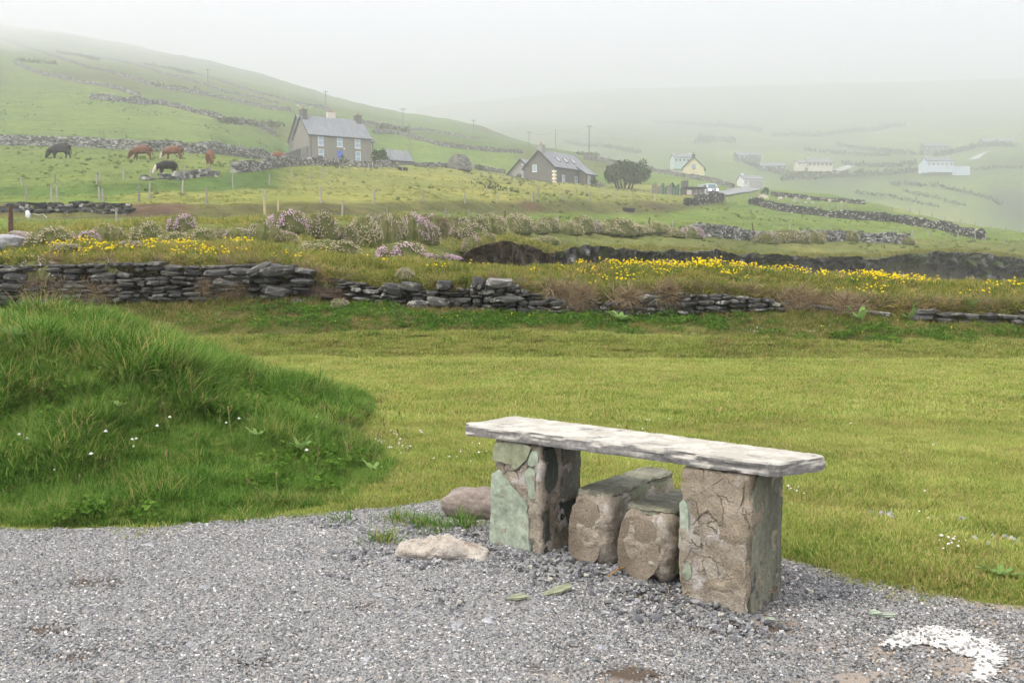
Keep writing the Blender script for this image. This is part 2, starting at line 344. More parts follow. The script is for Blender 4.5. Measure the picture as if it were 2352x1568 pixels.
gx = np.gradient(GZ, axis=0)/np.maximum(np.gradient(GY, axis=0), 1e-3)
put((GY > 17.85) & (GY < 24), (.15, .14, .042))
put((GY > 16.5) & (GY < 18.2) & (gx > 1.2), EARTH)
put((GY > 20) & (GY < 110), (.115, .135, .038)); put(((GY > 20) & (GY < 110))*sstep(0, .6, n3), (.17, .145, .06), .6)
put((GY > 24) & (GY < 110) & (PX > 1040) & (gx > .55), ROCK)
D_ = lambda k: np.interp(PX, _F[k][:, 0], _F[k][:, 2])
put((GY > D_(11)), GRASS_A)
put((GY > D_(12)-2) & (GY < D_(13)+3) & (PX < 1660), (.095, .10, .035)); put(((GY > D_(12)) & (GY < D_(13)+.5) & (PX < 1660))*sstep(.2, .6, n1), EARTH, .5)
put((GY > D_(13)+1) & (GY < D_(15)+30) & (PX > 280) & (PX < 1640), (.15, .175, .042)); put(((GY > D_(13)+1) & (GY < D_(15)+30) & (PX > 280) & (PX < 1640))*sstep(-.15, .4, n1), GRASS_Y, .7)
put((GY > D_(14)-1) & (GY < D_(15)+.5) & (PX < 640), (.075, .125, .028))
put((GY > D_(15)) & (GY < D_(16)+3) & (PX < 640), (.115, .155, .04)); 
put((GY > D_(16)+3) & (PX < 1500), (.115, .16, .042))
put((GY > D_(17)-4) & (PX < 1500), (.092, .15, .036)); put(((GY > D_(18)-20) & (PX < 1600))*sstep(-.35, .35, n2), (.10, .105, .045), .75)
put(((GY > D_(18)+20) & (PX < 1600))*sstep(.05, .4, fbm(GX/70, GY/25, s=31)), (.062, .062, .042), .8)
put((GY > D_(22)) & (PX > 900), (.105, .15, .045)); put(((GY > D_(22)) & (PX > 900))*sstep(-.1, .4, fbm(GX/60, GY/40, s=41)), (.07, .09, .045), .75)
put(((GY > D_(22)) & (PX > 900))*sstep(.1, .5, fbm(GX/90, GY/50, s=43)), (.13, .165, .05), .6)
WX = PX+14*fbm(GX/12, GY/12, s=51)*(GY > 40); WY = PY+5*fbm(GX/12, GY/12, s=52)*(GY > 40)
# fields and bare places by their outlines
for poly, col, k in [
    ([(0,345),(300,345),(620,372),(560,395),(400,410),(120,425),(0,430)], (.12,.16,.042), .8),
    ([(0,215),(230,215),(520,268),(622,330),(300,318),(0,305)], (.118,.165,.045), .9),
    ([(0,142),(60,150),(250,205),(480,258),(560,272),(200,222),(0,205)], (.115,.16,.045), .8),
    ([(870,318),(1190,345),(1190,395),(960,375),(860,350)], (.125,.185,.042), .9),
    ([(1490,395),(1700,430),(1640,436),(1500,425)], (.125,.185,.042), .9),
    ([(700,440),(1000,385),(1350,420),(1420,440),(1100,462),(760,462)], (.20,.205,.06), .6),
    ([(280,468),(430,468),(450,480),(400,498),(300,495)], (.085,.055,.038), .9),
    ([(1195,462),(1215,463),(1245,478),(1235,486),(1205,484)], (.085,.05,.035), 1),
    ([(1470,460),(1495,462),(1500,474),(1475,474)], (.085,.05,.035), 1),
    ([(1640,455),(1720,447),(1990,480),(1900,465),(1730,443)], (.13,.185,.045), .8),
    ([(1600,480),(1720,465),(1990,500),(2140,535),(2080,545),(1640,530)], (.125,.175,.04), .9),
    ([(1760,545),(1800,452),(2000,470),(2352,560),(2352,480),(2000,440)], (.12,.17,.05), .5),
    ([(1980,425),(2352,415),(2352,462),(2050,462)], (.14,.185,.055), .9),
    ([(2030,470),(2180,480),(2300,520),(2230,520),(2060,490)], (.18,.20,.07), .9),
    ([(1640,345),(1900,352),(1890,370),(1650,372)], (.15,.19,.055), .85),
    ([(1990,300),(2260,300),(2352,290),(2352,330),(2100,345),(1980,335)], (.15,.19,.055), .85),
    ([(1820,803),(1900,801),(2000,806),(2200,818),(2352,826),(2352,835),(2200,830),(2000,822),(1860,812)], (.12,.085,.06), 1),
    ([(2250,440),(2352,430),(2352,520),(2320,500)], (.06,.06,.055), .9)]:
    put(inpoly(WX, WY, poly) & (GY > 13.95), col, k)
far_ = (GY > 40)[..., None]
for _ in range(4):
    Q = (T+np.roll(T, 1, 0)+np.roll(T, -1, 0)+np.roll(T, 1, 1)+np.roll(T, -1, 1))/5; Q[0] = T[0]; Q[-1] = T[-1]; T = np.where(far_, Q, T)
g = NM('ground_turf'); tint = g.attr('tint')
f1 = g.noise(.9, 6, g.pos(), .65); f2 = g.noise(14, 4, g.pos(), .6); f3 = g.noise(.05, 5, g.pos(), .6)
c = g.mix(1.0, tint, g.ramp(f1, [(.3, .62), (.5, 1.0), (.72, 1.38)]), 'MULTIPLY')
c = g.mix(1.0, c, g.ramp(f2, [(.3, .72), (.7, 1.3)]), 'MULTIPLY')
f4 = g.noise(.22, 5, g.pos(), .7); c = g.mix(1.0, c, g.ramp(f4, [(.3, (.70, .72, .62)), (.5, 1.0), (.7, (1.32, 1.22, 1.2))]), 'MULTIPLY')
c = g.mix(1.0, c, g.ramp(f3, [(.3, (.8, .86, .9)), (.7, (1.2, 1.12, 1.05))]), 'MULTIPLY')
M_ground = g.done(c, 1.0, g.bump(g.math('ADD', f1, f2), .6, .06), .05)
me = mesh_np('ground', np.stack([GX.ravel(), GY.ravel(), GZ.ravel()], 1), grid_faces(len(ys), len(us)), M_ground, True)
a = me.attributes.new('tint', 'FLOAT_COLOR', 'POINT'); a.data.foreach_set('color', np.concatenate([T.reshape(-1, 3), np.ones((T.size//3, 1))], 1).astype(np.float32).ravel())
ground = tag(mobj('ground', me), 'grassy coastal hillside with fields, banks and a cove', None, None, 'structure')
# ================================================================ gravel yard
edge_px = [(-900,1196),(-300,1208),(0,1214),(150,1216),(300,1212),(420,1206),(600,1191),(800,1173),(950,1158),(1040,1148),(1110,1140),(1230,1150),(1380,1172),(1600,1228),(1760,1268),(1830,1288),(1900,1306),(2000,1336),(2100,1352),(2200,1371),(2352,1392),(2700,1440),(3100,1480)]
ew = np.array([P(x, y, 1).__class__(hit(x, y))[:] for x, y in edge_px])
ex = np.linspace(ew[0, 0], ew[-1, 0], 420); ey = np.interp(ex, ew[:, 0], ew[:, 1])
def gravel_edge(X): return np.interp(X, ex, ey)
eyj = ey+.05*fbm(ex*5, ex*0+.3, o=4, s=61)
nr = 150; tt = np.linspace(0, 1, nr)**.45
SX = np.repeat(ex[None, :], nr, 0); SY = -9+(eyj[None, :]+9)*tt[:, None]
SZ = Zg(SX, SY)+.008+.006*fbm(SX*3, SY*3, s=62)*(1-tt[:, None]**20); SZ[-1] -= .012
g = NM('gravel_bed'); p_ = g.pos()
v1 = g.voro(95, p_, 'F1', 1); v2 = g.noise(260, 3, p_); big = g.noise(1.1, 5, p_, .6, off=3.0); med = g.noise(5, 4, p_)
gr = g.mix(.55, g.ramp(g.math('MULTIPLY', v1, 1.0), [(.1, (.09, .088, .085)), (.5, (.21, .205, .195)), (.9, (.36, .35, .33))]), g.ramp(v2, [(.3, (.10, .095, .09)), (.7, (.3, .29, .27))]))
sandy = g.mix(.5, (.26, .215, .17), g.ramp(v2, [(.35, (.15, .12, .095)), (.65, (.40, .335, .27))]))
sep = g.n('ShaderNodeSeparateXYZ'); g.set(sep.inputs[0], p_)
rt = g.math('MULTIPLY_ADD', sep.outputs[0], .22, -.08)
fs = g.ramp(g.math('ADD', g.math('ADD', big, g.math('MULTIPLY', med, .25)), rt), [(.66, 0), (.80, 1)])
dirt_ = g.mix(.5, (.075, .055, .04), g.ramp(v2, [(.35, (.05, .036, .026)), (.65, (.15, .115, .085))]))
M_gravel = g.done(g.mix(g.attr('dirt', out='Fac'), g.mix(fs, gr, sandy), dirt_), .95, g.bump(g.voro(95, p_), .5, .004), .15)
gravel = tag(mobj('gravel_path', mesh_np('gravel_path', np.stack([SX.ravel(), SY.ravel(), SZ.ravel()], 1), grid_faces(nr, len(ex)), M_gravel, True)), 'grey gravel parking yard in the foreground', None, None, 'structure')

DIRT = [(190,1345,95,9),(110,1455,140,7),(330,1490,150,10),(90,1525,120,8),(1340,1492,60,8),(1440,1556,90,10),(1640,1455,130,10),(500,1232,14,12),(830,1400,60,6),(1230,1545,40,5),(600,1535,100,7),(1500,1370,60,9)]
def dirt(X, Y):
    k = np.zeros(np.shape(X))
    for px_, py_, a_, b_ in DIRT:
        c_ = hit(px_, py_); sx_ = 1.3*a_*c_.y/FP; sy_ = 2.6*b_*c_.y*c_.y/FP/CAM_H; k = np.maximum(k, np.exp(-((X-c_.x)/sx_)**2-((Y-c_.y)/sy_)**2))
    return np.clip(sstep(.30, .65, k+.5*fbm(X*7, Y*7, s=64)), 0, 1)
at = gravel.data.attributes.new('dirt', 'FLOAT', 'POINT'); at.data.foreach_set('value', dirt(SX.ravel(), SY.ravel()).astype(np.float32))
def hull(seed, n=11):
    rr = np.random.default_rng(seed); bm = bmesh.new()
    for p_ in rr.normal(0, 1, (n, 3)): bm.verts.new(Vector(p_).normalized()*rr.uniform(.75, 1.1))
    o_ = bmesh.ops.convex_hull(bm, input=bm.verts[:]); bmesh.ops.delete(bm, geom=list({v for v in o_['geom_interior']+o_['geom_unused'] if isinstance(v, bmesh.types.BMVert)}), context='VERTS')
    bm.verts.index_update(); V = np.array([v.co[:] for v in bm.verts]); F = [[v.index for v in f.verts] for f in bm.faces]; bm.free(); return V, F
def pebble_tile(name, n, size, rad, r0, r1, mat, seed, sub=1, flat=(.5, .8), zoff=.25, ang=False):
    r = np.random.default_rng(seed); V = []; F = []; C = []
    base = [hull(seed*31+k, 10 if ang else 14) for k in range(9)]
    for i in range(n):
        v, f = base[i % 9]; s_ = r0+(r1-r0)*r.uniform(0, 1)**2.2; a = r.uniform(0, 6.28); b = len(V)
        q = v*np.array([s_, s_*r.uniform(.6, 1), s_*r.uniform(*flat)]); ca, sa = math.cos(a), math.sin(a)
        tl = r.normal(0, .5 if ang else .3); q = np.stack([q[:, 0], q[:, 1]*math.cos(tl)-q[:, 2]*math.sin(tl), q[:, 1]*math.sin(tl)+q[:, 2]*math.cos(tl)], 1)
        rr = rad*math.sqrt(r.uniform(0, 1)); th = r.uniform(0, 6.28)
        q = np.stack([q[:, 0]*ca-q[:, 1]*sa+rr*math.cos(th), q[:, 0]*sa+q[:, 1]*ca+rr*math.sin(th), q[:, 2]+s_*zoff], 1)
        V += q.tolist(); F += [tuple(j+b for j in ff) for ff in f]; C += [r.uniform(0, 1)]*len(f)
    me = mesh_np(name, V, F, mat); at = me.attributes.new('tone', 'FLOAT', 'FACE'); at.data.foreach_set('value', np.array(C, np.float32))
    return source(name, me)
g = NM('pebble_stone'); tn = g.attr('tone', out='Fac'); sp = g.noise(300, 3, g.pos())
c = g.ramp(tn, [(0, (0.072, 0.074, 0.072)), (.18, (0.144, 0.148, 0.145)), (.40, (0.235, 0.240, 0.233)), (.55, (0.192, 0.200, 0.189)), (.66, (0.288, 0.270, 0.247)), (.78, (0.221, 0.215, 0.215)), (.90, (0.346, 0.350, 0.347)), (.965, (0.422, 0.360, 0.284)), (1.0, (0.595, 0.600, 0.598))])
M_pebble = g.done(g.mix(.35, c, g.mix(1.0, c, g.ramp(sp, [(.3, .6), (.7, 1.45)]), 'MULTIPLY')), .8, None, .25)
g = NM('crushed_limestone'); tn = g.attr('tone', out='Fac'); sp = g.noise(120, 4, g.pos())
c = g.ramp(tn, [(0, (.07, .071, .073)), (.40, (.17, .172, .174)), (.72, (.27, .27, .268)), (.92, (.42, .415, .40)), (1, (.40, .38, .28))])
M_lime = g.done(g.mix(.5, c, g.mix(1.0, c, g.ramp(sp, [(.3, .6), (.7, 1.5)]), 'MULTIPLY')), .75, None, .3)
fine = [pebble_tile('fine_gravel_%d' % k, 95, 0, .075, .0028, .0092, M_pebble, 70+k) for k in range(6)]
coarse = [pebble_tile('coarse_gravel_%d' % k, 26, 0, .11, .007, .021, M_lime, 80+k, 1, (.55, .95), .35, True) for k in range(4)]
lp = [(2020,1490),(2048,1466),(2085,1455),(2120,1449),(2165,1450),(2200,1462),(2250,1475),(2295,1490),(2312,1512),(2300,1545),(2285,1575),(2200,1580),(2225,1550),(2238,1528),(2200,1515),(2150,1500),(2110,1492),(2070,1503),(2040,1508)]
LPW = [(q.x, q.y) for q in (hit(a, b) for a, b in lp)]
def sandmask(X, Y): return sstep(-.08, .38, 1.1*fbm(X*1.3, Y*1.3, s=71)+.42*(X-.45)-.15*(Y-3.0))
def gdens(X, Y): return ((Y < gravel_edge(X)-.10) & (np.abs(X) < .56*Y+1.7) & (Y > 2.3))*(1-.68*sandmask(X, Y))*(1-.85*dirt(X, Y))*(1-.93*inpoly(X, Y, LPW))
X, Y = spread_pts(34500, gdens, (-5.0, 4.8), (2.3, 6.1), 5)
n = len(X); r = np.random.default_rng(6)
scatter('gravel', np.stack([X, Y, Zg(X, Y)+.008], 1), np.stack([0*X, 0*X, r.uniform(0, 6.28, n)], 1), r.uniform(.85, 1.2, n), r.integers(0, 6, n), fine, 'stuff', 'fine grey and tan gravel covering the yard')
def cdens(X, Y):
    s_ = (X+.215)*.785+(Y-4.54)*-.62; t_ = (X+.215)*.62+(Y-4.54)*.785
    k = np.exp(-((s_-.75)/.62)**2-((t_-.02)/.22)**2)+.34*np.exp(-((s_-.35)/.8)**2-((t_+.25)/.33)**2)
    return np.clip(k, 0, 1)*(Y < gravel_edge(X)-.1)
X, Y = spread_pts(1900, cdens, (-1.6, 2.0), (2.5, 5.2), 7); n = len(X)
scatter('crushed_stone', np.stack([X, Y, Zg(X, Y)+.012], 1), np.stack([0*X, 0*X, r.uniform(0, 6.28, n)], 1), r.uniform(.6, 1.15, n), r.integers(0, 4, n), coarse, 'stuff', 'crushed blue grey stone heaped round the bench feet')
X, Y = spread_pts(900, lambda X, Y: gdens(X, Y)*(.25+.75*np.exp(-((X-.1)/1.3)**2)), (-3.2, 3.0), (2.4, 5.2), 17); n = len(X)
single = [pebble_tile('single_stone_%d' % k, 1, 0, .01, .008, .018, M_lime, 130+k, 1, (.5, .8), .3, True) for k in range(5)]
scatter('stray_stones', np.stack([X, Y, Zg(X, Y)+.010], 1), np.stack([0*X, 0*X, r.uniform(0, 6.28, n)], 1), r.uniform(.5, 1.1, n), r.integers(0, 5, n), single, 'stuff', 'stray crushed stones strewn over the gravel')
pat = [hit(r.normal(a, c_), r.normal(b, e_)) for a, b, c_, e_, k in ((2045, 1190, 26, 3, 26), (2318, 1246, 26, 5, 20), (2210, 1196, 10, 2, 3)) for _ in range(k)]; n = len(pat)
scatter('lawn_stones', np.array([p_[:] for p_ in pat])+np.array([0, 0, .006]), np.stack([np.zeros(n), np.zeros(n), r.uniform(0, 6.28, n)], 1), r.uniform(.7, 1.5, n), r.integers(0, 5, n), single, 'stuff', 'pale stones showing through the lawn at the right')
# white lime splash
lw = [hit(a, b) for a, b in lp]; lpoly = [(q.x, q.y) for q in lw]
gx_, gy_ = np.meshgrid(np.arange(min(p_[0] for p_ in lpoly)-.06, max(p_[0] for p_ in lpoly)+.06, .005), np.arange(min(p_[1] for p_ in lpoly)-.06, max(p_[1] for p_ in lpoly)+.06, .005))
mk = np.zeros(gx_.shape)
for dx, dy in [(a*.016, b*.016) for a in (-2, -1, 0, 1, 2) for b in (-2, -1, 0, 1, 2)]: mk += inpoly(gx_+dx, gy_+dy, lpoly)/25
mk = mk+.30*fbm(gx_*22, gy_*22, o=3, s=65)+.25*vn(gx_*110, gy_*110, s=66) > .50
c_ = mk[:-1, :-1]; fc = grid_faces(*gx_.shape)[c_.ravel()]; use = np.unique(fc); mp_ = np.zeros(gx_.size, int); mp_[use] = np.arange(len(use))
g = NM('white_lime'); f = g.noise(60, 6, g.pos(), .7)
M_white_lime = g.done(g.ramp(f, [(.25, (.32, .285, .245)), (.42, (.46, .44, .405)), (.7, (.55, .54, .52))]), .95, None, .1)
ll = tag(mobj('lime_splash', mesh_np('lime_splash', np.stack([gx_.ravel(), gy_.ravel(), Zg(gx_.ravel(), gy_.ravel())+.0165], 1)[use], mp_[fc], M_white_lime)), 'white lime splash on the gravel beside the stone bench', 'stain')
X, Y = spread_pts(2600, lambda a, b: inpoly(a, b, lpoly)*.11, (gx_.min(), gx_.max()), (gy_.min(), gy_.max()), 8); n = len(X)
lone = [pebble_tile('lone_pebble_%d' % k, 3, 0, .04, .005, .010, M_pebble, 90+k) for k in range(3)]
scatter('strewn_pebbles', np.stack([X, Y, Zg(X, Y)+.0165], 1), np.stack([0*X, 0*X, r.uniform(0, 6.28, n)], 1), r.uniform(.8, 1.3, n), r.integers(0, 3, n), lone, 'stuff', 'scattered pebbles lying over the white lime splash')

# ================================================================ the bench
BO = Vector((-.215, 4.54, 0)); BA = R(-38.3)
def rough_box(sx, sy, sz, cuts, amp, fr, seed, rnd=.03, ridg=0.0, pinch=None):
    bm = bmesh.new(); bmesh.ops.create_cube(bm, size=1.0)
    bmesh.ops.subdivide_edges(bm, edges=bm.edges[:], cuts=cuts, use_grid_fill=True)
    V = np.array([v.co[:] for v in bm.verts])*2; F = [[v.index for v in f.verts] for f in bm.faces]; bm.free()
    h = np.array([sx, sy, sz])/2; Q = V*h; inner = np.clip(Q, -(h-rnd), h-rnd); d = Q-inner; L = np.linalg.norm(d, axis=1, keepdims=True)
    N = np.where(L > 1e-9, d/np.maximum(L, 1e-9), 0); Q = inner+N*rnd
    k = fbm(Q[:, 0]*fr+seed, Q[:, 1]*fr, Q[:, 2]*fr, 5, seed)
    if ridg: k = k+ridg*(1-np.abs(fbm(Q[:, 0]*fr*.6, Q[:, 1]*fr*.6, Q[:, 2]*fr*.6+seed, 3, seed+4))*3)
    Q = Q+N*(amp*k)[:, None]
    Q[:, 2] += sz/2
    if pinch: w_ = Q[:, 2]/sz; Q[:, 0] *= 1+pinch*(w_-.5); Q[:, 1] *= 1+pinch*(w_-.5)
    return Q, F
def stone_mat(name, cols, scale=6.0, lich=None, streak=None, bstr=.5, rough=.9, fine=40, bd=.01, topside=False, crack=0.0):
    g = NM(name); o_ = g.obj(); f = g.noise(scale, 6, o_, .62, stretch=streak); ff = g.noise(fine, 5, o_, .65)
    c = g.ramp(f, [(.28+.44*i/(len(cols)-1), q) for i, q in enumerate(cols)])
    c = g.mix(1.0, c, g.ramp(ff, [(.3, .68), (.7, 1.3)]), 'MULTIPLY')
    if topside:
        g.pos(); sz = g.n('ShaderNodeSeparateXYZ'); g.set(sz.inputs[0], g.geo.outputs['Normal']); up = g.ramp(g.math('ADD', sz.outputs[2], g.math('MULTIPLY', g.noise(9, 4, o_, .6, off=21), 1.1)), [(.55, 0), (.85, 1)])
    for (col, sc, lo, hi, off) in lich or []:
        k = g.ramp(g.noise(sc, 6, o_, .62, off=off, dist=.3), [(lo, 0), (hi, 1)]); c = g.mix(g.math('MULTIPLY', k, up) if topside else k, c, col)
    hgt = g.math('ADD', f, ff)
    if crack:
        wv = g.n('ShaderNodeVectorMath', operation='ADD'); g.set(wv.inputs[0], o_); nz = g.n('ShaderNodeTexNoise'); g.set(nz.inputs['Vector'], o_); nz.inputs['Scale'].default_value = 14; nz.inputs['Detail'].default_value = 4
        sc_v = g.n('ShaderNodeVectorMath', operation='SCALE'); g.set(sc_v.inputs[0], nz.outputs[1]); sc_v.inputs[3].default_value = .16; g.set(wv.inputs[1], sc_v.outputs[0])
        ed = g.voro(crack, wv.outputs[0], 'DISTANCE_TO_EDGE'); kk = g.ramp(ed, [(.0, .15), (.032, 1)]); pres = g.ramp(g.noise(6, 3, o_, .5, off=31), [(.46, 1), (.62, 0)]); kk = g.math('MAXIMUM', kk, pres)
        c = g.mix(kk, g.mix(.7, c, (.045, .036, .027)), c); hgt = g.math('ADD', hgt, g.math('MULTIPLY', kk, 1.2))
    return g.done(c, rough, g.bump(hgt, bstr, bd), .2)
M_slab = stone_mat('lichened_slab', [(.11, .105, .10), (.20, .195, .18), (.30, .29, .26)], 5, [((.37, .35, .295), 5, .36, .44, 2), ((.46, .445, .39), 8, .47, .55, 5), ((.19, .185, .17), 7, .62, .68, 8), ((.40, .35, .28), 9, .62, .70, 11), ((.28, .27, .25), 34, .58, .68, 17)], None, .5, .92, 60, .006, True)
M_mortar = stone_mat('lime_mortar', [(.18, .152, .113), (.295, .255, .194), (.43, .385, .31)], 9, [((.46, .43, .395), 7, .56, .64, 3), ((.09, .07, .055), 8, .64, .72, 7)], None, 1.0, .95, 90, .010, False, 11)
M_render_ = stone_mat('brown_cement', [(.175, .147, .102), (.30, .253, .182), (.44, .383, .29)], 7, [((.36, .33, .28), 5, .60, .66, 1), ((.11, .085, .06), 6, .63, .70, 6)], None, 1.0, .95, 130, .009, False, 8)
M_slate_pale = stone_mat('pale_green_slate', [(.22, .262, .19), (.30, .345, .26), (.37, .41, .325)], 5, [((.085, .085, .07), 9, .60, .72, 9), ((.24, .205, .155), 7, .63, .67, 2), ((.16, .17, .13), 22, .58, .72, 5)], None, .35, .7, 30, .004)
M_slate_olive = stone_mat('olive_slate', [(.17, .185, .115), (.235, .25, .16), (.30, .31, .21)], 5, [((.09, .09, .08), 10, .66, .74, 4)], None, .35, .75, 30, .004)
M_slate_grey = stone_mat('weathered_slate', [(.085, .085, .065), (.16, .16, .115), (.235, .23, .165)], 9, [((.30, .25, .10), 8, .66, .74, 4), ((.06, .06, .055), 9, .60, .68, 13), ((.29, .27, .2), 13, .64, .7, 3)], (1, 1, .22), .6, .85, 40, .006)
M_slate_shaded = stone_mat('damp_shaded_slate', [(.03, .034, .028), (.06, .066, .05), (.11, .105, .08)], 7, [((.17, .14, .11), 9, .66, .74, 6)], (1, 1, .4), .5, .8, 40, .006)  # shade under the slab, on the left pier's inner face, put into the colour
M_block = stone_mat('buff_sandstone', [(.135, .110, .079), (.215, .178, .13), (.31, .262, .198)], 5, [((.10, .075, .055), 6, .62, .72, 3), ((.33, .28, .23), 9, .68, .76, 5)], None, .8, .9, 110, .008)
bench = empty('stone_bench', BO, BA, 'lichen covered stone slab bench on two mortared piers', 'bench')
def outline_ring(pts, step, amp, seed, fr=18):
    q = np.array(pts+[pts[0]], float); sg = np.linalg.norm(np.diff(q, axis=0), axis=1); s_ = np.concatenate([[0], np.cumsum(sg)])
    t = np.arange(0, s_[-1]-step*.5, step); x = np.interp(t, s_, q[:, 0]); y = np.interp(t, s_, q[:, 1])
    c = np.array([x.mean(), y.mean()]); nx, ny = np.roll(y, -1)-np.roll(y, 1), -(np.roll(x, -1)-np.roll(x, 1)); L = np.hypot(nx, ny)+1e-9
    return x, y, nx/L, ny/L
def plate(name, pts, z0, z1, mat, parent, step=.012, amp=.008, seed=0, fr=16, tilt=None, levels=5, axis='z', relief=.003, rnd=.8):
    """flat stone of the given outline, with chipped uneven edges; axis 'y' stands it up (outline in x,z)"""
    x, y, nx, ny = outline_ring(pts, step, amp, seed); n = len(x); V = []; F = []
    for k in range(levels):
        t = k/(levels-1); e = amp*(fbm(x*fr, y*fr, t*2.5+seed, 4, seed)*1.5)-amp*rnd*abs(2*t-1)**3.5
        zz = z0+(z1-z0)*t+relief*fbm(x*30, y*30, t*3, 3, seed+2)
        for i in range(n): V.append((x[i]+nx[i]*e[i], y[i]+ny[i]*e[i], zz[i]))
    for k in range(levels-1):
        for i in range(n): j = (i+1) % n; F.append((k*n+i, k*n+j, (k+1)*n+j, (k+1)*n+i))
    bm = bmesh.new(); bv = [bm.verts.new(v) for v in V]
    for f in F: bm.faces.new([bv[i] for i in f])
    for k, rv in ((0, True), (levels-1, False)):
        ring = [bv[k*n+i] for i in range(n)]; bm.faces.new(ring[::-1] if rv else ring)
    bmesh.ops.triangulate(bm, faces=[f for f in bm.faces if len(f.verts) > 4]); bmesh.ops.recalc_face_normals(bm, faces=bm.faces[:])
    if axis == 'y':
        for v in bm.verts: v.co = Vector((v.co.x, -v.co.z, v.co.y))
        bmesh.ops.recalc_face_normals(bm, faces=bm.faces[:])
    if axis == 'x':
        for v in bm.verts: v.co = Vector((v.co.z, v.co.x, v.co.y))
        bmesh.ops.recalc_face_normals(bm, faces=bm.faces[:])
    me = bpy.data.meshes.new(name); bm.to_mesh(me); bm.free(); me.materials.append(mat)
    return mobj(name, me, parent)
plate('slab', [(-.005,.03),(.0,.0),(.03,-.012),(.20,-.004),(.55,-.012),(.9,-.006),(1.2,-.012),(1.48,-.012),(1.515,.004),(1.60,.20),(1.597,.245),(1.57,.262),(1.2,.285),(.7,.315),(.3,.332),(.04,.335),(.012,.30),(.02,.2)], .494, .546, M_slab, bench, .008, .006, 3, 8, levels=7, relief=.0025, rnd=.45)
def pier(s0, s1, t0, t1, zb, zt, seed, mat, name='pier'):
    V, F = rough_box(s1-s0, t1-t0, zt-zb, 50, .016, 15, seed, .018, .45, -.02)
    return mobj(name, mesh_np(name, V, F, mat, True), bench, ((s0+s1)/2, (t0+t1)/2, zb))
pl = pier(.150, .425, .018, .30, -.03, .488, 4, M_mortar); pr = pier(1.118, 1.405, .0, .29, -.11, .488, 8, M_render_)
# facing slates; outlines in the pier's own frame
def facing(pr_, pts, th, mat, seed, at=0.0, axis='y', amp=.006):
    th = th*.55; at = at-.001
    return plate('facing_slate', pts, at, at+th, mat, pr_, .009, amp, seed, 20, levels=4, axis=axis, relief=.002)
facing(pl, [(-.145,.015),(-.135,.36),(-.10,.375),(-.05,.345),(.0,.30),(.04,.27),(.06,.235),(.055,.215),(.07,.17),(.075,.02),(.02,.0),(-.08,-.005)], .022, M_slate_pale, 21, .142)
facing(pl, [(-.128,.425),(-.115,.50),(-.06,.512),(.03,.512),(.085,.505),(.06,.455),(.035,.43),(.0,.405),(-.03,.425),(-.08,.43)], .024, M_slate_olive, 22, .142)
facing(pl, [(.045,.385),(.075,.41),(.105,.40),(.105,.32),(.095,.28),(.075,.29),(.07,.34)], .014, M_slate_pale, 23, .142)
facing(pl, [(.07,.43),(.085,.485),(.115,.49),(.115,.445),(.09,.425)], .014, M_slate_pale, 24, .142)
facing(pl, [(-.085,.01),(-.085,.30),(-.03,.33),(-.02,.36),(-.02,.44),(-.06,.50),(-.125,.50),(-.128,.02)], .014, M_slate_shaded, 25, .136, 'x')
facing(pl, [(.01,.27),(.01,.50),(.06,.505),(.135,.50),(.138,.24),(.07,.25)], .02, M_slate_grey, 26, .138, 'x')
facing(pl, [(.0,.02),(-.01,.24),(.06,.235),(.137,.225),(.138,.03)], .012, M_slate_shaded, 27, .138, 'x')
facing(pr, [(-.125,0.020),(-.13,0.150),(-.128,0.510),(-.10,0.580),(.0,0.590),(.10,0.580),(.137,0.550),(.137,0.020)], .022, M_slate_grey, 31, .140, 'x')
facing(pr, [(-.138,0.285),(-.14,0.450),(-.125,0.460),(-.108,0.410),(-.103,0.290)], .012, M_slate_pale, 32, .147)
facing(pr, [(-.138,0.165),(-.14,0.215),(-.115,0.225),(-.095,0.210),(-.092,0.175),(-.11,0.150)], .012, M_slate_pale, 33, .147)
facing(pr, [(.045,0.135),(.06,0.170),(.09,0.185),(.105,0.160),(.10,0.125),(.07,0.120)], .008, M_slate_pale, 34, .146)
facing(pr, [(-.09,0.380),(-.095,0.565),(-.02,0.580),(.06,0.580),(.115,0.565),(.10,0.480),(.06,0.395),(.03,0.410),(-.02,0.450),(-.06,0.430)], .010, M_render_, 35, .147, amp=.012)
facing(pr, [(-.08,0.060),(-.085,0.330),(-.04,0.410),(.03,0.360),(.09,0.380),(.125,0.350),(.125,0.030),(.05,0.020)], .008, M_mortar, 36, .147, amp=.014)
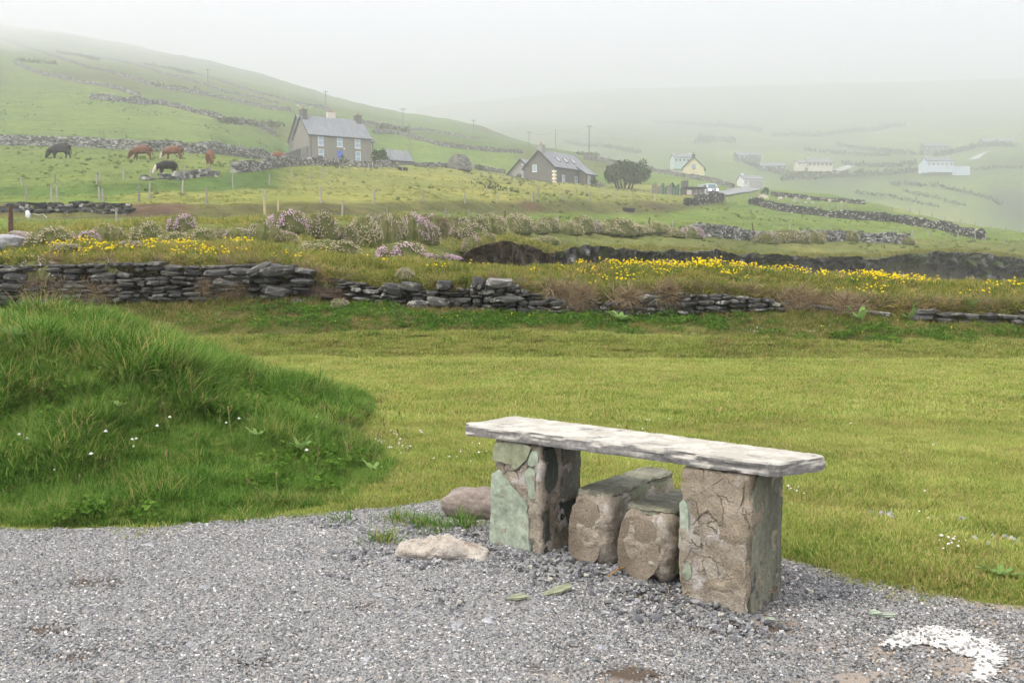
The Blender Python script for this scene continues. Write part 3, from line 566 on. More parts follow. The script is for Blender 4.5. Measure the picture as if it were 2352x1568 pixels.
# two blocks lying crosswise beneath
def block(s0, s1, t0, t1, h, seed, label, zrot=0.0, tilt=0.0):
    b = empty('stone_block', BO+Vector(((s0+s1)/2*math.cos(BA)-(t0+t1)/2*math.sin(BA), (s0+s1)/2*math.sin(BA)+(t0+t1)/2*math.cos(BA), -.02)), BA+zrot, label, 'stone block', 'blocks under the bench')
    wx, wy = s1-s0, t1-t0
    V, F = rough_box(wx, wy, h, 36, .020, 15, seed, .042, .45, .05)
    V[:, 0] += .02*np.sin(V[:, 2]*9); V[:, 1] += -.03*np.sin(V[:, 2]/h*3.1)*(V[:, 1] < 0)
    core = mobj('core', mesh_np('core', V, F, M_mortar, True), b)
    plate('top_slate', [(-wx/2+.005,-wy/2+.03),(-wx/2+.025,-wy/2+.008),(wx/2-.03,-wy/2+.012),(wx/2-.002,-wy/2+.04),(wx/2+.01,wy/2-.02),(wx/2-.04,wy/2+.01),(-wx/2+.02,wy/2)], h-.016, h+.02, M_slate_grey, b, .014, .012, seed+1, 12, levels=5, relief=.008)
    plate('side_slate', [(-wy/2+.02,.05),(-wy/2+.03,h-.03),(-.05,h+.005),(wy/2-.03,h-.02),(wy/2-.02,.06)], wx/2-.006, wx/2+.012, M_slate_olive, b, .014, .008, seed+2, 14, levels=3, axis='x')
    plate('face_stone', [(-wx*.30,.025),(-wx*.42,h*.2),(-wx*.44,h*.55),(-wx*.36,h*.85),(-wx*.1,h*.95),(wx*.20,h*.90),(wx*.33,h*.68),(wx*.34,h*.35),(wx*.24,.05),(-wx*.02,.0)], wy/2+.004, wy/2+.034, M_block, b, .010, .010, seed+5, 10, levels=5, axis='y', relief=.003)
    return b
block(.525, .712, .085, .70, .305, 41, 'taller brown stone block under the bench beside the green pier', R(4))
block(.822, 1.055, .06, .68, .28, 47, 'lower brown stone block under the bench beside the brown pier', R(-3))
# loose pieces
M_redstone = stone_mat('red_sandstone', [(.15, .122, .10), (.225, .188, .157), (.31, .265, .225)], 6, None, (1, 1, 4), .5, .85, 40, .006)
V, F = rough_box(.37, .22, .135, 30, .028, 9, 57, .055, .3); V[:, 2] -= .07; V[:, 2] *= 1-.5*(V[:, 0]/.25)**2
tag(mobj('boulder', mesh_np('boulder', V, F, M_redstone, True), None, (-.16, 4.98, .065), (.0, .08, R(-14))), 'smooth reddish boulder lying behind the green pier of the bench', 'boulder')
V, F = rough_box(.385, .20, .075, 44, .030, 17, 53, .030, .5); V[:, 2] *= 1-.35*np.abs(V[:, 0])/.2; V[:, 1] *= 1-.3*np.abs(V[:, 0])/.2
M_conc = stone_mat('broken_mortar', [(.32, .28, .23), (.42, .375, .315), (.52, .475, .41)], 9, [((.20, .15, .11), 8, .60, .7, 3)], None, 1.0, .95, 120, .008)
tag(mobj('mortar_lump', mesh_np('mortar_lump', V, F, M_conc, True), None, (-.30, 4.285, -.008), (.02, .03, R(-8))), 'pale pink lump of broken mortar in front of the boulder', 'rubble')
def shard(px, py, pts, rot, label, mat, th=.010):
    p_ = hit(px, py); o = plate('slate_shard', pts, 0, th, mat, None, .006, .004, int(px), 30, levels=4, relief=.001); o.location = (p_.x, p_.y, p_.z+.020); o.rotation_euler = (.05, -.06, rot)
    return tag(o, label, 'slate piece')
shard(1280, 1372, [(-.065,-.03),(-.06,.0),(.03,.034),(.068,.03),(.06,.0),(.0,-.022)], R(22), 'long olive slate shard lying on gravel in front of the bench', M_slate_olive)
shard(1188, 1388, [(-.04,-.012),(-.01,.022),(.015,.018),(.042,-.012),(.0,-.018)], R(10), 'small yellowish slate flake left of the long olive shard', M_slate_olive, .006)
shard(2010, 1420, [(-.018,-.012),(-.014,.02),(.004,.022),(.02,-.014)], R(5), 'pale green slate chip, left one of the pair above the lime splash', M_slate_pale, .007)
shard(2040, 1428, [(-.022,-.01),(-.014,.014),(.02,.012),(.024,-.008)], R(-10), 'pale green slate chip, right one of the pair above the lime splash', M_slate_pale, .007)
shard(2885*.6125, 1436, [(-.016,-.006),(-.008,.01),(.014,.01),(.018,-.006)], R(-10), 'tiny green slate chip at the foot of the brown pier', M_slate_pale, .006)
p0, p1 = hit(1396, 1344), hit(1442, 1330)
M_twig = plain('dry_twig', (.30, .17, .07), .8, .3, 40)
tag(MB().tube([p0+Vector((0, 0, .03)), (p0+p1)/2+Vector((0, 0, .048)), p1+Vector((0, 0, .045))], [.0035, .0045, .003], 6).build('twig', M_twig, None, True), 'thin orange brown twig on the stones under the bench', 'twig')
# single larger stones lying on the gravel
M_loose = stone_mat('grey_limestone', [(.20, .205, .21), (.30, .30, .31), (.42, .42, .42)], 20, None, None, .5, .8, 90, .003)
lz = [(1122,1436,.022,'in the bottom centre, left of the lime splash'),(1050,1250,.02,''),(867,1376,.018,''),(470,1360,.02,''),(344,1259,.022,''),(1462,1392,.02,''),(1600,1392,.018,''),(1050,1450,.024,''),(1380,1502,.02,''),(1755,1452,.015,''),(440,1492,.02,''),(846,1530,.018,''),(1640,1448,.02,''),(1260,1412,.018,''),(1170,1470,.016,''),(560,1420,.014,''),(2220,1460,.012,''),(950,1420,.018,'')]
for i, (px, py, s_, _) in enumerate(sorted(lz)):
    p_ = hit(px, py); V, F = blob(2, s_*1.25, s_*.9, s_*.65, .5, 1.1, 100+i)
    o = mobj('loose_stone', mesh_np('loose_stone', V, F, M_loose), None, (p_.x, p_.y, p_.z+s_*.45), (.1, .1, i*1.3))
    nth = ['first', 'second', 'third', 'fourth', 'fifth', 'sixth', 'seventh', 'eighth', 'ninth', 'tenth', 'eleventh', 'twelfth', 'thirteenth', 'fourteenth', 'fifteenth', 'sixteenth', 'seventeenth', 'eighteenth'][i]
    tag(o, 'larger pale grey stone on the gravel, %s of its kind from the left' % nth, 'stone', 'larger loose stones on the gravel')
# ================================================================ turf-topped slate wall behind the lawn
def stone_variant(name, seed, mat, n=8, lens=.6):
    r = np.random.default_rng(seed); an = np.linspace(0, 2*math.pi, n, endpoint=False)+r.uniform(-.25, .25, n)
    ox = np.sign(np.cos(an))*np.abs(np.cos(an))**lens*r.uniform(.82, 1.05, n); oz = np.sign(np.sin(an))*np.abs(np.sin(an))**lens*r.uniform(.75, 1.05, n)
    V = []; F = []
    for (k, y) in ((.80, -1.0), (1.0, -.72), (1.0, .8)):
        yy = y+r.uniform(-.10, .10, n)
        V += [(.5*ox[i]*k, yy[i]*.5, .5*oz[i]*k) for i in range(n)]
    for L in (0, 1):
        for i in range(n): j = (i+1) % n; F.append((L*n+i, L*n+j, (L+1)*n+j, (L+1)*n+i))
    V.append((0, -.53, .05)); c = len(V)-1
    for i in range(n): F.append((c, (i+1) % n, i))
    F.append(tuple(range(2*n, 3*n)))
    return mesh_np(name, V, F, mat)
def wall_stone_mat(name, dark, light, lich, lo=.60, hi=.66):
    g = NM(name); o_ = g.pos(); rd = g.rand(); f = g.noise(9, 6, o_, .65); ff = g.noise(45, 4, o_, .6)
    c = g.mix(rd, dark, light); c = g.mix(1.0, c, g.ramp(ff, [(.3, .6), (.7, 1.45)]), 'MULTIPLY')
    c = g.mix(g.ramp(f, [(lo, 0), (hi, .8)]), c, lich)
    return g.done(c, .8, g.bump(g.math('ADD', f, ff), .6, .02), .3)
M_wdark = wall_stone_mat('dark_slate_stone', (.040, .039, .036), (.105, .102, .092), (.24, .235, .20), .57, .64)
M_wmix = wall_stone_mat('lichened_slate_stone', (.045, .045, .043), (.14, .135, .12), (.40, .39, .33), .54, .60)
VD = [stone_variant('stone_d%d' % k, 200+k, M_wdark) for k in range(7)]; VL = [stone_variant('stone_l%d' % k, 220+k, M_wmix) for k in range(7)]
fwall = empty('field_wall', (0, 17.8, .5), 0, 'turf topped dark slate wall crossing the view behind the lawn', 'stone wall')
rw = np.random.default_rng(33)
def wl(k, px, c): F = _F[k]; return np.interp(px, F[:, 0], F[:, c])
LAID = []
def lay(px0, px1, top_off, bot_off, variants, wmin=.16, wmax=.62, hmin=.06, hmax=.15, skip=None, gap=.05):
    z_lo = None
    d = wl(3, (px0+px1)/2, 2); x0 = (px0-CXP)/FP*d; x1 = (px1-CXP)/FP*d; level = 0.0
    while level < 1.1:
        h = rw.uniform(hmin, hmax); x = x0+rw.uniform(-.2, .1)
        while x < x1:
            wd = rw.uniform(wmin, wmax)*(.6 if h < .08 else 1); hh = h*rw.uniform(.75, 1.15)
            px = CXP+FP*(x+wd/2)/d; dd = wl(3, px, 2)
            zb = float(zpix(wl(3, px, 1)+bot_off(px), dd)); zt = float(zpix(wl(4, px, 1)+top_off(px), wl(4, px, 2)))
            z = zb+level+h/2+.03*float(fbm(x*.8, level*3, s=77))
            if z < zt and not (skip and skip(px, z)) and rw.uniform() > gap:
                LAID.append((wd*hh, variants[rw.integers(0, len(variants))], Vector((x+wd/2, dd-.06+rw.uniform(-.05, .05)+.06*level, z))-Vector((0, 17.8, .5)), (rw.uniform(-.08, .08), rw.normal(0, .07), rw.uniform(-.15, .15)), (wd*1.05, .42, hh*1.08), px))
            x += wd+rw.uniform(0, .015)
        level += h*.93
lay(-120, 690, lambda p: -2, lambda p: 4, VD, .15, .55, .05, .14)
lay(800, 1275, lambda p: 6-14*math.exp(-((p-1140)/60)**2), lambda p: 6, VD+VL[:3], .12, .42, .045, .11)
lay(1280, 1500, lambda p: 8, lambda p: 6, VL+VD, .12, .34, .05, .10)
lay(1500, 1840, lambda p: 7, lambda p: 6, VD+VL[:4], .12, .40, .045, .10)
lay(1860, 2560, lambda p: 10, lambda p: 4, VD+VL[:2], .15, .48, .05, .11)
LAID.sort(key=lambda t: -t[0]*(1 if -20 < t[5] < 2372 else .01)); mb_ = {}
for k, (ar, me_, lo, ro, sc, px) in enumerate(LAID):
    if k < 284: mobj('stone', me_, fwall, lo, ro, sc)
    else:
        M_ = Matrix.LocRotScale(lo, Euler(ro), Vector(sc)); mb_.setdefault(me_.materials[0].name, MB()).add([M_ @ v.co for v in me_.vertices], [tuple(p_.vertices) for p_ in me_.polygons])
for nm, m_ in mb_.items(): m_.build('small_stones', bpy.data.materials[nm], fwall)['kind'] = 'stuff'
# a few leaning and fallen slabs
for (px, py, wd, h, ry, vv) in [(640,622,.75,.20,-.12,VD[2]),(592,618,.5,.16,-.45,VD[4]),(640,668,.5,.18,.15,VD[0]),(1145,650,.55,.16,.0,VL[5]),(1095,652,.2,.32,.3,VD[1]),(1170,686,.62,.12,-.03,VL[2]),(905,664,.4,.22,.2,VD[3]),(1020,655,.3,.2,-.1,VD[5]),(945,660,.35,.2,.1,VD[6]),(1010,694,.45,.20,.05,VL[1]),(965,700,.45,.18,.05,VL[3]),(690,690,.25,.12,.2,VD[1])]:
    q = P(px, py, wl(3, px, 2)-.12); mobj('stone', vv, fwall, q-Vector((0, 17.8, .5)), (rw.uniform(-.1, .1), ry, rw.uniform(-.2, .2)), (wd, .5, h))
print('near wall stones', len(fwall.children))
# big loose rocks at the left end of the bank
for (px, py, s_, lb) in [(22,568,.34,'pale smooth rock at the far left end of the flowery bank'),(45,552,.26,'dark pointed rock behind the pale one at the left bank end'),(75,556,.24,'dark brown rock touching the cream thrift mound at far left')]:
    q = hit(px, py, 19); V, F = blob(3, s_*1.3, s_, s_*.7, .35, 1.2, int(px))
    tag(mobj('rock', mesh_np('rock', V, F, M_loose if px < 30 else M_redstone), None, q+Vector((0, 0, s_*.3))), lb, 'rock', 'rocks at the left end of the bank')

# ================================================================ rock and earth faces of the cove
g = NM('cove_rock'); o_ = g.pos(); f = g.noise(1.1, 7, o_, .75, stretch=(1, 1, .5)); ff = g.noise(5, 5, o_, .65)
c = g.ramp(f, [(.34, (.018, .016, .014)), (.46, (.065, .058, .052)), (.55, (.16, .155, .15)), (.66, (.33, .33, .325))])
c = g.mix(1.0, c, g.ramp(ff, [(.3, .55), (.7, 1.5)]), 'MULTIPLY'); c = g.mix(g.ramp(g.noise(.5, 5, o_, .6, off=9), [(.52, 0), (.60, 1)]), c, (.08, .115, .03))
M_cove = g.done(c, .9, g.bump(g.math('ADD', f, ff), .9, .25), .2)
g = NM('bare_earth'); o_ = g.pos(); f = g.noise(1.6, 7, o_, .7); ff = g.noise(9, 5, o_, .65)
c = g.mix(1.0, g.ramp(f, [(.33, (.03, .021, .015)), (.5, (.10, .07, .05)), (.68, (.20, .155, .115))]), g.ramp(ff, [(.3, .6), (.7, 1.4)]), 'MULTIPLY')
M_earth = g.done(c, .95, g.bump(g.math('ADD', f, ff), .9, .12), .1)
def face(name, pts, mat, label, amp=.5, nv=26, seed=0, step=.35, over=.5):
    """eroded face: pts = (photo column, row of the lip, row of the foot, metres)"""
    if pts[0][3] > 20: pts = [(p[0], p[1], p[2], float(np.interp(p[0], _F[8][:, 0], _F[8][:, 2]))-1.9) for p in pts]
    a = np.array(pts, float); L = [P(p[0], p[1], p[3]) for p in pts]; B = [P(p[0], p[2], p[3]) for p in pts]
    xs = np.array([v.x for v in L]); s_ = np.concatenate([[0], np.cumsum([math.hypot(L[i+1].x-L[i].x, L[i+1].y-L[i].y) for i in range(len(L)-1)])])
    n = max(8, int(s_[-1]/step)); t = np.linspace(0, s_[-1], n)
    it = lambda q: np.interp(t, s_, q)
    X = it(xs); Y = it([v.y for v in L]); Z1 = it([v.z for v in L]); Z0 = it([v.z for v in B])
    V = []
    for k in range(nv):
        q = k/(nv-1); zz = Z1+(Z0-Z1)*q
        off = amp*(1.4*fbm(t*.35, zz*.6, q*1.5, 5, seed)+.55*(1-np.abs(fbm(t*1.1, zz*1.3, 0, 3, seed+3))*3))-over*(1-q)*.4+over*math.sin(q*3.14)*.7
        if k == 0: off = off*0+2.1
        V.append(np.stack([X+.3*amp*fbm(t, zz, 2.2, 3, seed+7), Y+off, zz+.25*amp*fbm(t*.6, q*4, 1, 3, seed+8)*(k > 0)], 1))
    V = np.concatenate(V)
    return tag(mobj(name, mesh_np(name, V, grid_faces(nv, n), mat, False)), label, None, None, 'structure')
face('cove_cliff', [(1270,576,650,50.5),(1340,571,655,53),(1450,572,660,57),(1560,573,662,63),(1640,577,664,66.5),(1700,582,668,69.5),(1760,586,672,71.5),(1850,589,680,74.5),(1950,590,684,77),(2020,590,690,79.5),(2080,584,690,82),(2150,578,695,85),(2220,580,700,87),(2352,592,710,90),(2700,600,720,99)], M_cove, 'dark rock face of the cove under the turf', 1.3, 40, 5, .25, 1.3)
face('earth_bank', [(1055,588,630,37.5),(1085,568,632,38.5),(1130,560,636,39.5),(1180,557,636,41),(1230,566,636,43),(1262,580,636,45),(1290,600,640,47)], M_earth, 'bare brown earth face of the eroded bank', .9, 30, 8, .14, .8)
face('earth_bank', [(690,622,680,17.62),(740,632,684,17.6),(800,640,684,17.58),(850,652,690,17.56),(900,662,695,17.5)], M_earth, 'bare brown soil between the two stretches of slate wall', .10, 18, 12, .06, .05)
# ================================================================ grass and flowers
def grass_mat(name, cols, sc1=.6, sc2=3.5, tr=.4, dry=None, dlo=.55, dhi=.7):
    g = NM(name); o_ = g.pos(); a_ = g.noise(sc1, 4, o_, .6); b_ = g.noise(sc2, 3, o_, .6); tn = g.attr('tone', out='Fac')
    k = g.math('ADD', g.math('MULTIPLY', a_, .45), g.math('ADD', g.math('MULTIPLY', b_, .3), g.math('MULTIPLY', tn, .42)))
    c = g.ramp(k, [(.34+.44*i/(len(cols)-1), q) for i, q in enumerate(cols)])
    if dry:
        kk = g.math('ADD', g.math('MULTIPLY', g.noise(sc2*.6, 4, o_, .6, off=4), .6), g.math('MULTIPLY', tn, .42)); c = g.mix(g.ramp(kk, [(dlo, 0), (dhi, 1)]), c, dry)
    return g.leaf(c, tr)
def tone_attr(ob, per, n, seed):
    me = ob.data; r = np.random.default_rng(seed); t = np.repeat(r.uniform(0, 1, n), per)
    at = me.attributes.new('tone', 'FLOAT', 'FACE'); at.data.foreach_set('value', t.astype(np.float32)); return ob
def tile(name, n, h, spread, wid, lean, mat, seed, seg=2, droop=.5, hvar=.4): return tone_attr(tuft(name, n, h, spread, wid, lean, mat, seed, seg, droop, hvar), seg, n, seed)
M_lawn = grass_mat('lawn_grass', [(.12, .195, .028), (.315, .385, .082), (.55, .56, .19)], .45, 3.0, .45, (.50, .42, .17), .56, .68)
M_long = grass_mat('long_grass', [(.030, .098, .012), (.115, .24, .034), (.28, .40, .10)], .9, 5.5, .48, (.45, .38, .14), .66, .74)
M_rough = grass_mat('rough_grass', [(.075, .14, .02), (.15, .20, .032), (.27, .265, .065)], .5, 2.5, .45, (.42, .32, .15), .54, .64)
M_turf = grass_mat('turf_grass', [(.09, .16, .024), (.23, .26, .045), (.40, .36, .10)], .5, 2.0, .45, (.50, .37, .15), .58, .68)
M_dead = grass_mat('dead_grass', [(.15, .105, .06), (.26, .19, .11), (.38, .30, .19)], .8, 4, .35)
M_lush = grass_mat('leafy_green', [(.05, .12, .016), (.09, .18, .026), (.14, .235, .04)], .9, 4, .4)
LAWN = [tile('lawn_tile_%d' % k, 230, .038, .17, .0055, .5, M_lawn, 300+k, 2, .7, .5) for k in range(4)]
LAWNF = [tile('lawn_far_tile_%d' % k, 170, .040, .20, .011, .5, M_lawn, 310+k, 2, .7, .5) for k in range(3)]
LONG = [tile('long_tuft_%d' % k, 34, .15+.03*k, .07, .0075, .42, M_long, 320+k, 3, .9, .45) for k in range(4)]
ROUGH = [tile('rough_tuft_%d' % k, 44, .11+.02*k, .12, .011, .45, M_rough, 330+k, 2, .9, .5) for k in range(4)]
TURF = [tile('turf_tuft_%d' % k, 44, .10, .13, .012, .5, M_turf, 340+k, 2, .9, .5) for k in range(4)]
DEAD = [tile('dead_tuft_%d' % k, 40, .30, .10, .011, .9, M_dead, 350+k, 3, 1.3, .5) for k in range(4)]
r = np.random.default_rng(44)
def sc_(name, X, Y, src, smin, smax, label, tilt=.15, zoff=0.0, sf=None):
    n = len(X); s_ = r.uniform(smin, smax, n)
    if sf is not None: s_ = s_*sf(X, Y)
    return scatter(name, np.stack([X, Y, Zg(X, Y)+zoff], 1), np.stack([r.normal(0, tilt, n), r.normal(0, tilt, n), r.uniform(0, 6.28, n)], 1), s_, r.integers(0, len(src), n), src, 'stuff', label)
infr = lambda X, Y, m=2.0: np.abs(X) < .545*Y+m
MPOLY = [(905,1110),(780,1160),(600,1188),(300,1214),(-900,1214),(-900,690),(0,700),(180,720),(300,770),(440,830),(500,880),(640,945),(780,1000),(890,1060)]
def onmound(X, Y):
    a_, b_ = project(X, Y, Zg(X, Y)); n_ = 25*fbm(X*3, Y*3, s=94); return (inpoly(a_+n_, b_+n_*.5, MPOLY) | (mound(X, Y) > .06)) & (Y < 9.6)
bare = lambda X, Y: 1-1.0*((np.hypot((X-1.9)/.28, (Y-5.02)/.10) < 1) | (np.hypot((X-2.28)/.22, (Y-4.56)/.10) < 1))
X, Y = spread_pts(21500, lambda X, Y: infr(X, Y, 1.8)*(Y > gravel_edge(X)-.03-.10*(fbm(X*4, Y*4, s=93) > .15))*(Y < 8.2)*(~onmound(X, Y))*bare(X, Y), (-7, 7), (2.6, 8.2), 1)
sc_('lawn_grass', X, Y, LAWN, .7, 1.25, 'short mown yellow green lawn grass', .05, 0, lambda X, Y: .8+.35*np.clip(fbm(X*1.2, Y*1.2, s=91)+.3, 0, 1)-.3*(Y < gravel_edge(X)+.12))
X, Y = spread_pts(16500, lambda X, Y: infr(X, Y)*(mound(X, Y) < .04), (-10, 10), (8.0, 13.95), 2)
X2, Y2 = spread_pts(5200, lambda X, Y: infr(X, Y)*(~((X > 3.6) & (X < 7.4) & (np.abs(Y-14.2) < .22))), (-11, 11), (13.9, 15.6), 22); X = np.concatenate([X, X2]); Y = np.concatenate([Y, Y2])
sc_('lawn_grass', X, Y, LAWNF, .8, 1.3, 'short mown lawn grass towards the bank', .05)
# long grass on the knoll
def mfun(X, Y): return onmound(X, Y)*(Y > gravel_edge(X)+.02)*infr(X, Y, .4)*(Y < 9.5)
X, Y = spread_pts(27000, mfun, (-5.4, -.4), (4.6, 9.5), 3)
def mh(X, Y):
    k = .35+.5*np.clip(fbm(X*1.1, Y*1.1, s=95)+.45, 0, 1)+.75*np.clip(fbm(X*3.1, Y*3.1, s=96)+.25, 0, 1); k = k*(.62+.38*sstep(0, .28, mound(X, Y)))*(.55+.45*sstep(.03, .35, Y-gravel_edge(X)))
    return k*(1-.35*np.exp(-((X+1.9)/.5)**2-((Y-6.1)/.4)**2))*(1+.45*np.exp(-((X+2.3)/.28)**2-((Y-7.0)/.4)**2))
sc_('long_grass', X, Y, LONG, .75, 1.15, 'long dark green grass covering the knoll', .22, 0, mh)
X, Y = spread_pts(2600, mfun, (-5.4, -.4), (4.6, 9.5), 4)
SEDGE = [tile('sedge_tuft_%d' % k, 26, .26, .05, .004, .35, M_turf, 360+k, 3, 1.0, .4) for k in range(3)]
sc_('dry_grass_wisps', X, Y, SEDGE, .5, .95, 'thin dry grass wisps among the long grass', .3, 0, lambda X, Y: mh(X, Y)*(fbm(X*1.4, Y*1.4, s=97) > -.05))
# bank below the wall, turf on top, turf behind
bankd = lambda X, Y: infr(X, Y)*(.75+.25*(fbm(X, Y, s=98) > -.2))*(~((X > 3.6) & (X < 7.4) & (np.abs(Y-14.2) < .25)))
X, Y = spread_pts(18600, bankd, (-12, 12), (13.95, 17.55), 5)
sc_('rough_grass', X, Y, ROUGH, .4, 1.0, 'rough tussocky grass on the slope below the wall', .3, 0, lambda X, Y: np.clip(.25+.5*(Y-14)/3.2+.75*fbm(X*.55, Y*.55, s=99), .22, 1.25))
lip_d = lambda X, Y: np.interp(CXP+FP*X/Y/CT, _F[4][:, 0], _F[4][:, 2])
X, Y = spread_pts(11200, lambda X, Y: infr(X, Y)*(Y > lip_d(X, Y)+.04), (-13, 13), (17.1, 20.6), 6)
sc_('turf_grass', X, Y, TURF, .55, 1.15, 'yellowish turf grass capping the slate wall', .3)
# dead grass hanging over the lip
px = r.uniform(-40, 2400, 1150); dens = np.interp(px, [0, 180, 300, 560, 700, 760, 900, 1150, 1250, 1400, 1480, 1560, 1700, 1800, 1950, 2100, 2352], [.30, .45, .30, .50, .6, .3, .20, .20, 1, .9, .3, .5, .45, 1, 1, .7, .5])
px = px[r.uniform(0, 1, len(px)) < dens]; d_ = np.interp(px, _F[4][:, 0], _F[4][:, 2])+r.uniform(-.10, .08, len(px)); X = (px-CXP)/FP*d_*CT; n = len(X)
Zt = zpix(np.interp(px, _F[4][:, 0], _F[4][:, 1]), d_)
scatter('dead_grass', np.stack([X, d_-.05, Zt+r.uniform(-.05, .05, n)], 1), np.stack([r.uniform(1.2, 2.2, n), r.normal(0, .25, n), r.normal(0, .5, n)], 1), r.uniform(.4, .95, n), r.integers(0, 4, n), DEAD, 'stuff', 'withered brown grass hanging over the wall edge')
px = r.uniform(-40, 2400, 1500); dens = np.interp(px, [0, 690, 760, 1000, 1100, 1300, 1500, 1700, 1800, 2000, 2352], [.55, .6, .9, .8, .6, 1, .8, .8, 1, 1, .9]); px = px[r.uniform(0, 1, len(px)) < dens]; n = len(px)
d_ = np.interp(px, _F[4][:, 0], _F[4][:, 2])-r.uniform(-.05, .16, n); X = (px-CXP)/FP*d_*CT
scatter('turf_fringe', np.stack([X, d_, zpix(np.interp(px, _F[4][:, 0], _F[4][:, 1])+r.uniform(-6, 10, n), d_)], 1), np.stack([r.uniform(.5, 1.7, n), r.normal(0, .3, n), r.normal(0, .5, n)], 1), r.uniform(.8, 1.6, n), r.integers(0, 4, n), TURF, 'stuff', 'green and yellow turf draped over the front of the wall')
hang = [(1300,690,50,18),(1330,702,30,12),(505,678,40,6),(1530,690,20,14),(1850,705,60,14),(1930,715,40,12),(100,680,50,10),(210,690,40,8),(1440,700,20,6)]
px = np.concatenate([r.normal(a, c_*.6, 16) for a, b, c_, e in hang]); py = np.concatenate([r.normal(b, e*.6, 16) for a, b, c_, e in hang]); d_ = np.interp(px, _F[3][:, 0], _F[3][:, 2])-.20; n = len(px)
pts = np.array([P(px[i], py[i]-14, d_[i])[:] for i in range(n)])
scatter('dead_grass', pts, np.stack([r.uniform(1.2, 1.9, n), r.normal(0, .2, n), r.normal(0, .3, n)], 1), r.uniform(.6, 1.1, n), r.integers(0, 4, n), DEAD, 'stuff', 'withered grass clumps hanging across the face of the wall')
# turf of the bank behind, and tussocks across the fields
X, Y = spread_pts(9000, lambda X, Y: infr(X, Y, 1)*(.35+.65*(Y < 34)), (-24, 24), (20.5, 48), 7)
sc_('bank_grass', X, Y, TURF, .9, 1.9, 'coarse grass over the flowery bank', .35, 0, lambda X, Y: .7+.5*np.clip(fbm(X*.5, Y*.5, s=101)+.4, 0, 1.2))
lp_ = r.uniform(1040, 2400, 900); d_ = np.interp(lp_, _F[8][:, 0], _F[8][:, 2])-r.uniform(.2, 1.3, 900); X = (lp_-CXP)/FP*d_; n = len(X)
scatter('lip_grass', np.stack([X, d_, zpix(np.interp(lp_, _F[8][:, 0], _F[8][:, 1])+r.uniform(-2, 5, n), d_)], 1), np.stack([r.uniform(.2, 1.4, n), r.normal(0, .3, n), r.normal(0, .5, n)], 1), r.uniform(1.1, 2.4, n), r.integers(0, 4, n), TURF, 'stuff', 'shaggy grass fringe along the top of the cove cliff')
M_field = grass_mat('pasture_grass', [(.12, .17, .032), (.20, .24, .05), (.31, .30, .09)], .12, .5, .45, (.38, .33, .15), .60, .72)
FIELD = [tile('field_tuft_%d' % k, 34, .22, .26, .03, .5, M_field, 370+k, 2, .8, .5) for k in range(3)]
X, Y = spread_pts(24000, lambda X, Y: infr(X, Y, 2)*np.clip(45/Y, 0, 1)*(fbm(X*.25, Y*.12, s=103) > -.15), (-75, 75), (46, 135), 8)
sc_('pasture_grass', X, Y, FIELD, .3, .75, 'tussocks of pasture grass in the middle fields', .3)

M_rush = grass_mat('rush_clump', [(.04, .07, .018), (.07, .11, .026), (.12, .15, .04)], .1, .5, .3)
RUSH = [tile('rush_%d' % k, 26, .28, .20, .04, .5, M_rush, 375+k, 2, .7, .5) for k in range(3)]
X, Y = spread_pts(5200, lambda X, Y: infr(X, Y, 2)*(fbm(X*.09, Y*.05, s=111) > .12)*.8+.06, (-120, 60), (58, 240), 23); k_ = infr(X, Y, 2); X, Y = X[k_], Y[k_]
sc_('rush_clumps', X, Y, RUSH, .5, 1.3, 'darker rush clumps and droppings dotted over the pasture', .3)
# leafy ground cover on the bank
def leafy(name, n, rad, hgt, ls, mat, seed):
    rr = np.random.default_rng(seed); V = []; F = []
    for i in range(n):
        a = rr.uniform(0, 6.28); q = rad*math.sqrt(rr.uniform(0, 1)); c_ = Vector((q*math.cos(a), q*math.sin(a), hgt*rr.uniform(.2, 1)*(1-(q/rad)**2*.6)))
        m_ = Euler((rr.normal(0, .6), rr.normal(0, .6), rr.uniform(0, 6.28))).to_matrix(); l = ls*rr.uniform(.6, 1.3); b = len(V)
        for p_ in ((-.1, 0, 0), (.3, .42, .05), (1, 0, -.1), (.3, -.42, .05)): V.append((c_+m_ @ (Vector(p_)*l))[:])
        F += [(b, b+1, b+2, b+3)]
    return tone_attr(source(name, mesh_np(name, V, F, mat)), 1, n, seed)
LEAF = [leafy('clover_patch_%d' % k, 90, .16, .10, .035, M_lush, 380+k) for k in range(3)]
def lushd(X, Y):
    px = CXP+FP*X/Y; return infr(X, Y)*np.clip(np.exp(-((px-900)/260)**2-((Y-16.6)/.7)**2)+.7*np.exp(-((px-1180)/220)**2-((Y-16.5)/.6)**2)+.5*np.exp(-((px-1560)/120)**2-((Y-16.6)/.5)**2)+.45*np.exp(-((px-2150)/250)**2-((Y-16.1)/.6)**2), 0, 1)*(fbm(X*1.3, Y*1.3, s=105) > -.25)
X, Y = spread_pts(5200, lushd, (-10, 10), (14.6, 17.5), 9)
sc_('leafy_cover', X, Y, LEAF, .7, 1.3, 'dark leafy clover growing below the wall', .2)
MLEAF = [leafy('weed_patch_%d' % k, 40, .07, .10, .03, M_lush, 386+k) for k in range(3)]
X, Y = spread_pts(2400, lambda X, Y: mfun(X, Y)*(fbm(X*1.6, Y*1.6, s=109) > .02)*.7, (-5.4, -.4), (4.6, 8.5), 24)
sc_('knoll_weeds', X, Y, MLEAF, .6, 1.2, 'leafy weeds and clover among the long grass on the knoll', .3, .02)
